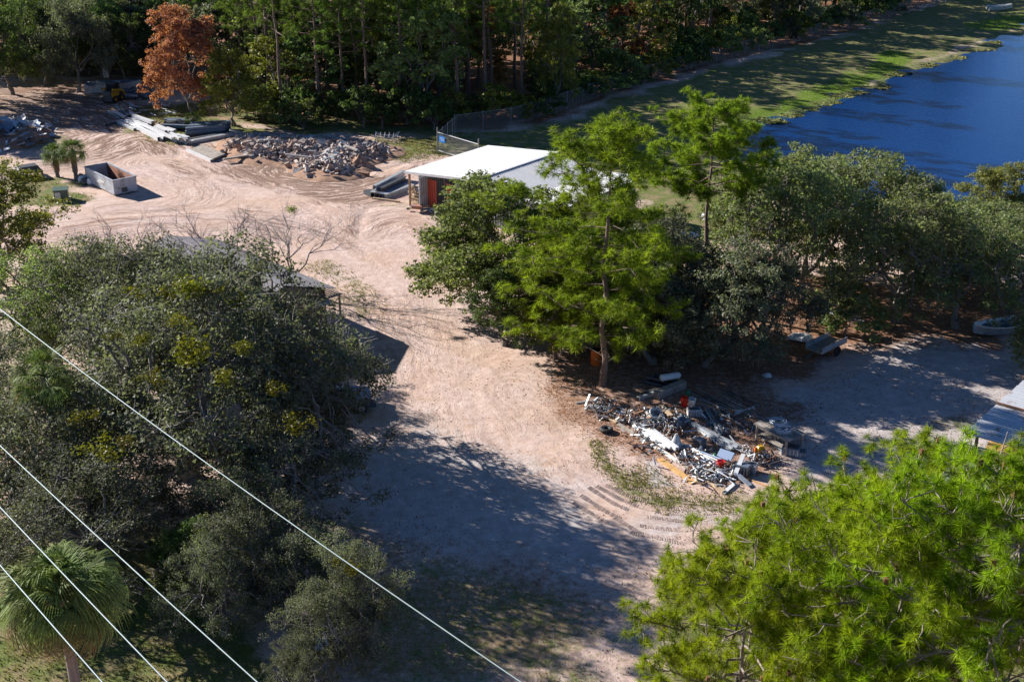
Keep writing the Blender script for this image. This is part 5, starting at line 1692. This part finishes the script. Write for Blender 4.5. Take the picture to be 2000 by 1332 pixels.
for i in range(30):
    x0, y0 = yr.uniform(980, 1260), yr.uniform(850, 960)
    a_ = yr.uniform(-.6, .9); L_ = yr.uniform(60, 150)
    ybar('bent_tube', x0, y0, x0 + L_ * math.cos(a_), y0 + L_ * .6 * math.sin(a_), .07, .06, R0.choice((white_p, galv, tarp_white, steel_blue)), 'pale bent tube in the tangle at the lowest corner of the yard', 'tube', 'tangle of pale tubes at the lowest corner', yr.uniform(.02, .45), yr.uniform(.02, .45), kind='pipe')
# wire hoops
for i in range(5):
    p = gat(*yp(600 + i * 32, 545 + (i % 3) * 12))
    solo('wire_hoop', torus(Geo(), (0, 0, 0), .48 + .06 * i, .018, 36, 5), (dark_metal, galv)[i % 2], 'loose loop of cable lying over the white pipes', 'cable loop', (p[0], p[1], .3 + .05 * i), 0, 'cable loops over the white pipes', rot=(R0.uniform(-.3, .3), R0.uniform(-.3, .3), 0))
# buckets


def bucket(label, x, y, mat, s=1.0, lid=None):
    p_ = gat(*yp(x, y))
    o = thing('bucket', label, 'bucket', p_)
    k = 18
    g_ = Geo(); a_ = np.linspace(0, 2 * np.pi, k, endpoint=False)
    prof = [(.13, 0), (.165, .36), (.175, .36), (.175, .38), (.155, .38), (.12, .02)]
    v_ = np.concatenate([np.c_[np.cos(a_) * r_ * s, np.sin(a_) * r_ * s, np.full(k, z_ * s)] for r_, z_ in prof])
    f_ = [[r_ * k + i_, r_ * k + (i_ + 1) % k, (r_ + 1) * k + (i_ + 1) % k, (r_ + 1) * k + i_] for r_ in range(5) for i_ in range(k)]
    g_.add(v_, f_); g_.add(np.concatenate([v_[-k:], [[0, 0, .02]]]), [[i_, (i_ + 1) % k, k] for i_ in range(k)])
    part('shell', g_, o, mat, False)
    part('handle', tube(Geo(), [(math.cos(t_) * .18 * s, .05, .34 * s + math.sin(t_) * .05) for t_ in np.linspace(0, math.pi, 9)], .008, 4), o, galv)
    if lid: part('lid', cyl(Geo(), (0, 0, .385 * s), .18 * s, .025, k), o, lid)
    return o


bucket('bright red bucket beside the white one at the back of the yard', 945, 372, bright_red, 1.35, bright_red)
bucket('white bucket right of the red bucket', 1003, 380, white_p, 1.35)
bucket('small red bucket beside the pale blue lid', 1228, 862, bright_red, 1.2)
bucket('orange bucket hidden in the mossy oaks', 1530, -770 + 0, orange_p, 1.5) if False else None


def crate(label, x, y, size, rz, mat, name='appliance', cat='appliance', z=0.0, rx=0.0, fins=5):
    p_ = gat(*yp(x, y))
    o = thing(name, label, cat, (p_[0], p_[1], p_[2] + z), rz)
    o.rotation_euler = (rx, 0, rz)
    L, W, Hh = size
    part('case', box(Geo(), (0, 0, Hh / 2), (L, W, Hh)), o, mat)
    for k in range(fins):
        part('fin', box(Geo(), (-L * .4 + k * L * .8 / max(1, fins - 1), -W / 2 - .012, Hh * .5), (L * .06, .02, Hh * .75)), o, galv)
    part('top_panel', box(Geo(), (0, 0, Hh + .012), (L * .82, W * .7, .02)), o, dark_metal if mat is not dark_metal else steel_blue)
    return o


crate('white air conditioner case at the top of the dark profiles', 1022, 440, (.75, .45, .38), .1, white_p)
crate('dark finned cooler block at the right of the pale blue lid', 1400, 900, (.8, .55, .5), -.5, dark_metal)
crate('grey finned cooler block behind the dark one', 1455, 880, (.7, .5, .45), -.5, galv)
crate('black folded panel seat in the middle of the yard', 1065, 690, (.55, .5, .45), .8, dark_metal, 'panel_seat', 'seat')
crate('grey machine housing tipped beside the appliance', 915, 515, (.6, .45, .4), .9, galv, 'machine_housing', 'machine', rx=.4)
crate('blue plastic case under the right end of the table', 1780, 745, (.9, .6, .45), -.4, steel_blue, 'storage_case', 'case')
crate('second blue case at the outer end of the table', 1850, 760, (.6, .5, .3), -.2, steel_blue, 'storage_case', 'case')
# tipped white basin
p = gat(*yp(705, 470))
ba = thing('white_basin', 'tipped white basin among rusty pieces in the upper yard', 'basin', (p[0], p[1], .1), .6)
ba.rotation_euler = (.5, 0, .6)
g = Geo()
for (x, y, sx_, sy_) in ((0, .28, .8, .08), (0, -.28, .8, .08), (.38, 0, .08, .56), (-.38, 0, .08, .56)): box(g, (x, y, .2), (sx_, sy_, .3 + .001 * sx_))
box(g, (0, 0, .04), (.7, .5, .05))
part('shell', g, ba, white_p); part('rim', torus(Geo(), (0, 0, .36), .34, .03, 20, 6), ba, white_p)
ybar('plank', 760, 400, 838, 482, .3, .05, wood_pale, 'short pale plank right of the tipped white basin', 'plank', z=.25, kind='b')
ybar('plank', 850, 700, 930, 760, .4, .06, wood_gold, 'wide short golden board right of the grey cone', 'plank', z=.1, kind='b')
# grey metal cone
p = gat(*yp(880, 700))
solo('metal_hopper', cyl(Geo(), (0, 0, 0), .42, .85, 16, rt=.06).add([(-.5, -.3, 0), (.5, -.3, 0), (.5, .3, .03), (-.5, .3, .03)], [[0, 1, 2, 3]]), galv, 'pointed grey metal hopper standing at the end of the white pipes', 'hopper', p)
# pale blue lid, yellow can
p = gat(*yp(1265, 800))
lid = thing('bin_lid', 'tilted pale blue plastic bin cover near the small red bucket', 'storage bin', (p[0], p[1], .35), .5)
lid.rotation_euler = (.45, .1, -.5)
part('sheet', box(Geo(), (0, 0, 0), (.75, .55, .03)), lid, blue_p)
g = Geo()
for (x, y, sx_, sy_) in ((0, .27, .79, .04), (0, -.27, .79, .04), (.38, 0, .04, .5), (-.38, 0, .04, .5)): box(g, (x, y, -.03), (sx_, sy_, .07))
part('rim', g, lid, blue_p)
p = gat(*yp(1535, 745))
yc = thing('yellow_canister', 'yellow fuel canister in front of the coil table', 'canister', p, .4)
part('body', box(box(Geo(), (0, 0, .2), (.42, .26, .4)), (0, 0, .43), (.36, .2, .08), taper=.6), yc, yellow_p)
part('handle', tube(Geo(), [(-.12, 0, .46), (-.1, 0, .56), (.1, 0, .56), (.12, 0, .46)], .02, 6), yc, yellow_p)
part('spout', tube(Geo(), [(.17, 0, .44), (.28, 0, .58)], .025, 6), yc, dark_metal)
p = gat(*yp(1500, 750))
solo('orange_cone', cyl(box(Geo(), (0, 0, .02), (.34, .34, .04)), (0, 0, .04), .13, .42, 12, rt=.03), orange_p, 'orange cone beside the yellow canister', 'cone', p)
for (x, y, lb) in ((1180, 800, 'green plastic bottle left of the pale blue lid'), (972, 302, 'green plastic can behind the red bucket')):
    p = gat(*yp(x, y))
    solo('green_bottle', cyl(cyl(cyl(Geo(), (0, 0, 0), .12, .3, 14), (0, 0, .3), .12, .08, 14, rt=.04), (0, 0, .38), .045, .05, 10), green_p, lb, 'bottle', p)
# small wheel and boards at the low corner
p = gat(*yp(1075, 968))
wh = thing('cart_wheel', 'small pale spoked wheel lying at the lowest yard corner', 'wheel', (p[0], p[1], .1), 0)
wh.rotation_euler = (.3, .2, 0)
part('rim', torus(Geo(), (0, 0, .05), .26, .035, 24, 6), wh, wood_pale)
for k in range(3): part('spoke', beam(Geo(), (math.cos(k * 1.05) * .25, math.sin(k * 1.05) * .25, .05), (-math.cos(k * 1.05) * .25, -math.sin(k * 1.05) * .25, .05), .03, .03), wh, wood_pale)
ybar('grey_board', 1340, 930, 1460, 1002, .28, .04, galv, 'grey board leaning out at the lowest right corner', 'board', z=.3, z1=.05, kind='b')
ybar('grey_board', 1335, 950, 1400, 852, .22, .04, white_metal, 'pale board crossing over the finned blocks', 'board', z=.2, z1=.75, kind='b')
ybar('grey_board', 1250, 1060, 1340, 985, .2, .04, white_metal, 'pale board end sticking out at the bottom tip of the yard', 'board', z=.05, kind='b')
ybar('wood_strip', 1440, 940, 1600, 1005, .06, .05, wood_gold, 'thin wood strip outside the yard below the finned blocks', 'strip', kind='b')

# table with the two coils
tp_ = [gat(*yp(1490, 640)), gat(*yp(1730, 765)), gat(*yp(1840, 700))]
TA = math.atan2(tp_[1][1] - tp_[0][1], tp_[1][0] - tp_[0][0])
TL = float(np.hypot(*(tp_[1] - tp_[0])[:2]))
tb = thing('work_table', 'grey wooden work table carrying two large coils of pipe', 'table', tp_[0], TA)
for k in range(7): part('plank', box(Geo(), (TL / 2, .1 + k * .2, .95), (TL + .3, .19, .04), tint=R0.random()), tb, wood_grey)
for x in (.05, TL - .05):
    for y in (.1, 1.3): part('leg', box(Geo(), (x, y, .46), (.1, .1, .93)), tb, wood_grey)
for y in (.1, 1.3): part('apron', box(Geo(), (TL / 2, y, .87), (TL, .05, .12)), tb, wood_grey)
part('shelf', box(Geo(), (TL / 2, .7, .3), (TL - .1, 1.15, .03)), tb, wood_grey)
for lb, fx, fy, R_, nn in (('larger coil of pale blue pipe at the near end of the table', .66, .55, .60, 10), ('smaller coil of pale blue pipe at the far left end of the table', .30, 1.05, .50, 8)):
    c_ = tp_[0] + rot_z(TA) @ np.array([TL * fx, fy, .98])
    co = thing('pipe_coil', lb, 'pipe coil', c_)
    for k in range(nn):
        part('turn', torus(Geo(), (0, 0, 0), R_ * (.42 + .58 * ((k * 5) % nn) / nn), .022, 40, 5), co, (blue_p, galv, white_p)[k % 3], loc=(R0.uniform(-.05, .05), R0.uniform(-.05, .05), .03 + k * .022), rot=(R0.uniform(-.04, .04), R0.uniform(-.04, .04), 0))
for k in range(5):
    ybar('stored_tube', 1560 + k * 22, 640 + k * 12, 1740 + k * 16, 745 + k * 6, .1, .09, (steel_blue, galv)[k % 2], 'long tube stored on the ground beneath the coil table', 'tube', 'tubes stored beneath the coil table', .02 + (k % 2) * .1, kind='pipe')

# small clutter: too small to pick apart
g_ = Geo(); g2_ = Geo(); g3_ = Geo(); g4_ = Geo()
ZN = [(300, 400, 110, 70, 260), (500, 480, 80, 45, 170), (640, 550, 110, 60, 200), (740, 440, 80, 60, 90), (880, 560, 70, 60, 140), (920, 480, 60, 40, 80), (1000, 780, 120, 70, 130), (1130, 900, 150, 70, 330), (1560, 800, 110, 50, 240), (1430, 740, 50, 35, 70), (1290, 900, 60, 50, 90),
      (1250, 560, 330, 160, 120), (760, 660, 260, 160, 130), (600, 430, 40, 30, 50)]
for (cx_, cy_, sx_, sy_, nn) in ZN:
    for _ in range(int(nn * .6)):
        p = gat(*yp(yr.normal(cx_, sx_ * .5), yr.normal(cy_, sy_ * .5)))
        s_ = yr.uniform(.03, .11, 3) * [yr.uniform(1, 10), 1, .6]
        box(R0.choice((g_, g2_, g3_, g3_, g4_)), (p[0], p[1], yr.uniform(.02, .3)), s_, rx=yr.normal(0, .5), ry=yr.normal(0, .5), rz=yr.uniform(0, 3), tint=yr.random())
for g, mt, nm in ((g_, galv, 'grey'), (g2_, white_p, 'white'), (g3_, wood_brown, 'rusty'), (g4_, dark_metal, 'dark')):
    tag(part('scrap_litter', g, None, mt), 'small %s scrap litter strewn through the scrap yard' % nm, 'scrap litter', kind='stuff')

# ------------------------------------------------------------------ beams behind the yard, under the oaks
bar('long_beam', (1281, 779), (1335, 757), .4, .45, wood_grey, 'thick grey beam lying in the shade above the scrap yard', 'beam', kind='b')
bar('long_beam', (1246, 781), (1300, 762), .25, .2, galv, 'thin grey beams pair left of the thick beam in the shade', 'beam', 'thin beams in the shade')
bar('long_beam', (1250, 776), (1298, 759), .25, .2, dark_metal, 'dark thin beam above the thick beam in the shade', 'beam')
p = gat(1308, 755)
tk = thing('gas_cylinder', 'white gas cylinder lying on the beams in the shade', 'gas cylinder', (p[0], p[1], .45), .35)
part('tank', cyl(cyl(cyl(Geo(), (-.55, 0, .2), .2, 1.1, 14, axis='x'), (.55, 0, .2), .2, .1, 14, rt=.1, axis='x'), (-.63, 0, .2), .12, .08, 14, rt=.2, axis='x'), tk, tarp_white, True)
part('valve', cyl(Geo(), (.62, 0, .2), .05, .15, 8, axis='x'), tk, dark_metal)
for i in range(5):
    bar('dark_pipe', (1255 + i * 8, 748 - i * 2), (1290 + i * 8, 757 - i * 2), .25, .22, dark_metal, 'dark pipe lying crosswise behind the gas cylinder', 'pipe', 'dark pipes behind the gas cylinder', (i % 2) * .2, kind='pipe')
# flat trailer
p = gat(1612, 690)
tr = thing('flat_trailer', 'low flat trailer with a pale side board parked in the oak shade', 'trailer', p, .75)
part('deck', box(Geo(), (0, 0, .55), (2.6, 1.2, .08)), tr, wood_grey)
part('side_board', box(box(Geo(), (0, -.6, .75), (2.6, .04, .35)), (0, .6, .75), (2.6, .04, .35)), tr, galv)
part('drawbar', beam(Geo(), (-1.3, 0, .5), (-2.2, 0, .35), .08, .08), tr, dark_metal)
for y in (-.7, .7): part('wheel', torus(Geo(), (0, 0, 0), .22, .09, 18, 8, axis='x'), tr, black_p, loc=(.2, y, .31), rot=(0, 0, math.pi / 2))
for i in range(7):
    bar('pale_pipe', (1595 + i * 3, 612 + i * 3), (1632 + i * 9, 596 + i * 7), .15, .14, (galv, white_metal, tarp_white, wood_pale)[i % 4], 'pale pipe leaning in the fan under the right oaks', 'pipe', 'leaning pipes under the right oaks', .1 + i * .08, 1.0 - i * .12, kind='pipe')
bar('fallen_log', (1632, 627), (1680, 645), .35, .32, wood_brown, 'brown log lying below the leaning pipes', 'log', kind='pipe')
p = gat(1562, 664)
o = solo('crumpled_tarp', blob_m[0], tarp_white, 'crumpled white tarp in the shade left of the flat trailer', 'tarp', p); o.scale = (.9, .6, .35)
p = gat(1498, 737)
o = solo('crumpled_tarp', blob_m[1], tarp_white, 'small white crumpled sheet on the sand at the oak edge', 'tarp', p); o.scale = (.3, .2, .2)
p = gat(1948, 650)
b2 = thing('open_boat', 'open grey boat on the ground under the rightmost oaks', 'boat', p, math.radians(200))
hull(3.8, 1.6, .6, galv, steel_blue, b2, False)
# things glimpsed through the oaks
p = gat(1482, 518)
rm = thing('red_mower', 'bright red riding mower glimpsed between the right oaks', 'mower', p, .5)
part('hood', box(Geo(), (.35, 0, .65), (.9, .6, .45), taper=.85), rm, bright_red)
part('fender', box(Geo(), (-.5, 0, .6), (.7, .95, .25), taper=.8), rm, bright_red)
part('seat', box(box(Geo(), (-.5, 0, .82), (.4, .45, .1)), (-.7, 0, 1.02), (.08, .45, .4)), rm, black_p)
for x in (-.55, .65):
    for y in (-.45, .45): part('wheel', torus(Geo(), (0, 0, 0), .18, .08, 16, 6, axis='x'), rm, black_p, loc=(x, y, .25), rot=(0, 0, math.pi / 2))
p = gat(1498, 530)
bkt = solo('red_barrel', cyl(cyl(cyl(Geo(), (0, 0, 0), .3, .9, 18), (0, 0, .3), .32, .04, 18), (0, 0, .86), .32, .05, 18), bright_red, 'small red barrel right of the riding mower', 'barrel', p)
p = gat(1163, 712)
bkt = solo('orange_barrel', cyl(cyl(cyl(Geo(), (0, 0, 0), .3, .95, 18), (0, 0, .3), .32, .04, 18), (0, 0, .9), .32, .05, 18), orange_p, 'orange red barrel behind the trunk of the tall pine', 'barrel', p)
for (px, py, s_, lb) in ((1245, 470, 1.5, 'white tarp heap right of the corrugated roof between trunks'), (1395, 430, 1.2, 'pale sheet heap behind the second pine trunk'), (1345, 465, .9, 'pale sheet heap left of the second pine trunk'), (1435, 478, .8, 'pale sheet heap above the riding mower')):
    p = gat(px, py)
    o = solo('tarp_heap', blob_m[2], tarp_white, lb, 'tarp heap', p); o.scale = (s_, s_ * .7, s_ * .4)

# car under the left oaks
p = gat(655, 800)
car = thing('parked_car', 'dark car with red tail lamps parked under the left oaks', 'car', p, math.radians(12))
g = Geo()
prof = [(-2.2, .35), (-2.25, .75), (-2.1, .95), (-1.2, 1.0), (1.0, .95), (2.0, .85), (2.2, .6), (2.2, .35)]
k = len(prof)
v = np.array([(x, y, z) for y in (-.85, .85) for x, z in prof])
g.add(v, [[i, (i + 1) % k, k + (i + 1) % k, k + i] for i in range(k)])
vc = np.concatenate([v, [[0, -.85, .6], [0, .85, .6]]])
g.add(vc, [[(i + 1) % k, i, 2 * k] for i in range(k)] + [[k + i, k + (i + 1) % k, 2 * k + 1] for i in range(k)])
part('body', g, car, simple_mat('car_paint', (.10, .12, .17), .25, metal=.4, var=.05))
part('cabin', box(Geo(), (-.3, 0, 1.2), (2.5, 1.5, .5), taper=.72), car, glass_dark)
part('roof_panel', box(Geo(), (-.3, 0, 1.46), (1.7, 1.05, .04)), car, steel_blue)
for y in (-.7, .7):
    part('tail_lamp', box(Geo(), (-2.25, y, .8), (.06, .3, .2)), car, bright_red)
    part('headlight', box(Geo(), (2.2, y, .68), (.05, .3, .15)), car, white_p)
for x in (-1.4, 1.4):
    for y in (-.82, .82):
        w_ = part('wheel', torus(Geo(), (0, 0, 0), .24, .1, 20, 8, axis='x'), car, black_p, loc=(x, y, .33), rot=(0, 0, math.pi / 2))
        part('rim', cyl(Geo(), (-.09, 0, 0), .17, .18, 12, axis='x'), w_, galv)
p = gat(583, 815)
o = solo('toy_car', box(box(Geo(), (0, 0, .3), (.9, .5, .35)), (-.05, 0, .55), (.5, .42, .2), taper=.8), bright_red, 'small red and white cart showing through the left oak leaves', 'cart', (p[0], p[1], p[2]), .6)
p = gat(622, 1262)
solo('white_disc', cyl(Geo(), (0, 0, 0), .42, .06, 20, rt=.36), tarp_white, 'white dish on the shaded ground at the bottom edge', 'dish', (p[0], p[1], p[2] + .25), rot=(.9, 0, .5))

# ------------------------------------------------------------------ ground clutter
rg = np.random.default_rng(33)


def scatter(name, label, cat, mat, polys, n_, fn):
    g = Geo()
    V, Fc, T = [], [], []
    for poly, share in polys:
        P = world_poly(poly); lo, hi = P.min(0), P.max(0)
        m_ = int(n_ * share); x = rg.uniform(lo[0], hi[0], m_ * 3); y = rg.uniform(lo[1], hi[1], m_ * 3)
        ok = poly_sd(x, y, P) > rg.exponential(.8, len(x)) - .8
        x, y = x[ok][:m_], y[ok][:m_]
        dens = fbm(x * .5, y * .5, 88, 3) > rg.uniform(.3, .6, len(x))
        x, y = x[dens], y[dens]
        z = ground_z(x, y)[0]
        fn(g, np.c_[x, y, z])
    return tag(part(name, g, None, mat), label, cat, kind='stuff')


def fn_grass(g, P):
    N = len(P)
    for k in range(2):
        a = rg.uniform(0, 6.28, N); h = rg.uniform(.05, .16, N); w = rg.uniform(.015, .04, N)
        s = np.c_[np.cos(a) * w, np.sin(a) * w, 0 * a]
        t = np.c_[rg.normal(0, .05, N), rg.normal(0, .05, N), h]
        o = rg.normal(0, .06, (N, 3)) * [1, 1, 0]
        g.add(np.stack([P + o - s, P + o + s, P + o + t], 1).reshape(-1, 3), np.arange(3 * N).reshape(-1, 3), rg.uniform(0, 1, N))


def fn_leaf(g, P):
    N = len(P)
    nr = unit(rg.normal(0, .35, (N, 3)) + [0, 0, 1])
    leaves(g, P + [0, 0, .02], nr, .07, rg, rg.uniform(0, 1, N), tri=True)


grass_blade = leaf_mat('lawn_grass', (.09, .095, .03), (.30, .27, .11), rough=.7, spec=.15, trans=.3)
lush_blade = leaf_mat('shore_grass', (.08, .15, .012), (.25, .38, .04), rough=.6, spec=.2, trans=.35)
dead_leaf = leaf_mat('fallen_leaf', (.17, .085, .045), (.46, .28, .17), rough=.8, spec=.1, trans=.1)
scatter('lawn_grass', 'short dry lawn grass on the sunny patches', 'grass', grass_blade, [(GRASS[8][0], .07), (GRASS[7][0], .35), (GRASS[2][0], .12), (GRASS[5][0], .04), (GRASS[3][0], .05), (GRASS[1][0], .08), (GRASS[9][0], .2)], 34000, fn_grass)
scatter('shore_grass', 'bright green plants along the pond shore', 'grass', lush_blade, [(LUSH[0][0], .8), (LUSH[1][0], .2)], 16000, lambda g, P: fn_grass(g, P))
scatter('fallen_leaves', 'fallen brown leaves and pine needles on the sand', 'fallen leaves', dead_leaf, [(LITTER[1][0], .4), (LITTER[8][0], .15), ([(650, 600), (1150, 650), (1400, 1000), (1200, 1250), (650, 1250), (600, 900)], .12), ([(1450, 760), (2050, 680), (2050, 900), (1500, 930)], .2)], 26000, fn_leaf)
# twigs and fallen branches on the lawn
for k, (px, py) in enumerate(((315, 1130), (300, 1160), (325, 1145))):
    p = gat(px, py)
    g = Geo(); q_ = np.array([0, 0, .08])
    for j_ in range(9):
        a_ = rg.uniform(0, 6.28); e_ = q_ + np.array([math.cos(a_) * .8, math.sin(a_) * .8, rg.uniform(0, .3)])
        limb(g, q_, e_, .03, .01, rg, 4, 4); q_ = e_ * .5
    solo('fallen_branch', g, bare_mat, ['brown fallen branch by the bright green bush', 'fallen branch on the lawn right of the palm', 'fallen branch touching the green bush'][k], 'branch', p)
# cleated tyre tracks pressed in the sand
track_mat = simple_mat('pressed_sand', (.40, .30, .26), .95, var=.2, scale=3)
g = Geo()
for pts_ in ([(1150, 952), (1200, 985), (1260, 1008), (1330, 1018), (1410, 1012)], [(1135, 968), (1190, 1003), (1255, 1028), (1330, 1036), (1400, 1030)], [(1170, 940), (1225, 968), (1290, 988), (1350, 996), (1420, 990)], [(1200, 1010), (1250, 1042), (1330, 1062), (1400, 1060)], [(1120, 982), (1180, 1018), (1250, 1046), (1340, 1052), (1420, 1046)], [(1160, 946), (1212, 976), (1270, 998), (1340, 1006), (1420, 1000)], [(1230, 950), (1300, 972), (1370, 978)]):
    P = world_poly(pts_); tt = np.linspace(0, len(P) - 1, 12 * len(P))
    Q = np.c_[np.interp(tt, range(len(P)), P[:, 0]), np.interp(tt, range(len(P)), P[:, 1])]
    for _ in range(8): Q[1:-1] = Q[1:-1] * .5 + (Q[:-2] + Q[2:]) * .25
    cu = np.concatenate([[0], np.cumsum(np.hypot(*np.diff(Q, axis=0).T))])
    for s in np.arange(0, cu[-1], .12):
        if vnoise(np.array(s * .9), np.array(3.1 + cu[-1]), 6) < .38: continue
        c_ = np.array([np.interp(s, cu, Q[:, 0]), np.interp(s, cu, Q[:, 1])]); d_ = np.array([np.interp(s + .1, cu, Q[:, 0]), np.interp(s + .1, cu, Q[:, 1])]) - c_
        an = math.atan2(d_[1], d_[0])
        box(g, (c_[0], c_[1], gz(c_[0], c_[1]) + .008), (.045, rg.uniform(.2, .36), .025), rz=an + .35, tint=rg.random())
tag(part('tyre_tracks', g, None, track_mat), 'cleated tyre tracks curving through the sand before the scrap yard', 'tyre tracks', kind='stuff')
# mistletoe clumps in the oaks and on the bare tree
ms = []
for s in (1, 2, 3):
    g = Geo(); rngm = np.random.default_rng(s); n_ = 420
    lb_ = rngm.normal(0, .5, (7, 3))
    c_ = lb_[rngm.integers(0, 7, n_)] + rngm.normal(0, .28, (n_, 3))
    leaves(g, c_, unit(c_), .17, rngm, rngm.uniform(.1, 1, n_))
    ms.append(g.mesh('mistletoe', mistle_leaf))
for k, (px, py, z, r_) in enumerate(((370, 560, 11.0, .8), (330, 575, 10.6, .6), (400, 565, 10.8, .5), (465, 590, 9.5, .7), (445, 515, 9.0, .6), (500, 520, 8.5, .6), (380, 680, 11.5, .9), (355, 700, 11, .5), (265, 570, 10, .5), (270, 665, 10, .5),
                                     (225, 655, 10, .35), (155, 810, 10, .4), (440, 740, 9.8, .5), (530, 760, 9, .4), (200, 880, 10, .55), (250, 865, 10, .4), (570, 830, 8, .6), (350, 620, 11, .5), (480, 680, 9.5, .5), (690, 1110, 7.5, .4), (300, 740, 11, .4))):
    p = at(px, py, z)
    lb = '%s mistletoe clump %s, %s of the left oak thicket' % ('large' if r_ >= .7 else ('middling' if r_ >= .5 else 'small'),
        'just below the house roof' if py < 540 else ('in the upper crown' if py < 600 else ('in the middle crown' if py < 700 else ('low in the crown' if py < 850 else 'above the large palm' if py < 1000 else 'beside the lower cable'))),
        'at the outer left' if px < 240 else ('left part' if px < 320 else ('centre' if px < 400 else ('right part' if px < 480 else 'outer right part'))))
    o = solo('mistletoe', ms[k % 3], None, lb, 'mistletoe', p, R0.uniform(0, 6), 'mistletoe balls in the left oaks')
    o.scale = (r_, r_, r_ * .85)
p = at(572, 411, 6.3)
o = solo('mistletoe', ms[0], None, 'single mistletoe ball at the tip of the leafless tree', 'mistletoe', p); o.scale = (.42, .42, .36); o.material_slots[0].link = 'OBJECT'; o.material_slots[0].material = green_leaf

# olive mats of water weed floating along the shore
weed = leaf_mat('water_weed', (.10, .11, .04), (.30, .31, .11), rough=.8, spec=.15, trans=.1)
g = Geo()
rw = np.random.default_rng(8)
for px, py, a_, b_ in ((1565, 212, 30, 6), (1500, 236, 26, 5), (1640, 188, 30, 5), (1700, 166, 28, 5), (1728, 172, 10, 2.5), (1790, 129, 40, 4), (1850, 115, 34, 4), (1900, 98, 26, 3), (1595, 202, 34, 5), (1752, 146, 24, 4),
                        (1620, 200, 16, 3), (1520, 240, 16, 3), (1675, 182, 14, 2.5), (1812, 128, 14, 2), (1940, 84, 18, 2.5), (1460, 250, 20, 4), (1545, 226, 18, 3)):
    c = at(px, py, WATER_Z + .02); e1_ = at(px + a_, py, WATER_Z + .02) - c; e2_ = at(px, py - b_, WATER_Z + .02) - c
    k = 34; t = np.linspace(0, 2 * np.pi, k, endpoint=False); ph = rw.uniform(0, 6, 4)
    r_ = 1 + .28 * np.sin(2 * t + ph[0]) + .22 * np.sin(5 * t + ph[1]) + .15 * np.sin(9 * t + ph[2])
    o_ = c + (np.cos(t) * r_)[:, None] * e1_ + (np.sin(t) * r_)[:, None] * e2_
    v = np.concatenate([o_, [c + [0, 0, .03]]])
    g.add(v, [[i, (i + 1) % k, k] for i in range(k)], rw.uniform(.2, .8, k))
    n_ = 160
    q = rw.random((n_, 2)) * [2 * np.pi, 1]
    rr_ = np.interp(q[:, 0], t, r_) * np.sqrt(q[:, 1])
    P_ = c + (np.cos(q[:, 0]) * rr_ * 1.12)[:, None] * e1_ + (np.sin(q[:, 0]) * rr_ * 1.12)[:, None] * e2_ + [0, 0, .02]
    leaves(g, P_, np.tile([0, 0, 1.0], (n_, 1)) * 3, .35, rw, rw.uniform(0, 1, n_))
tag(part('water_weed', g, None, weed), 'olive mats of weed floating along the pond shore', 'water weed', kind='stuff')
p = gat(1952, 20)
rb = thing('white_rowboat', 'small white rowing boat pulled up on the far lawn', 'boat', p, .2)
hull(4.0, 1.5, .6, white_p, galv, rb, False)
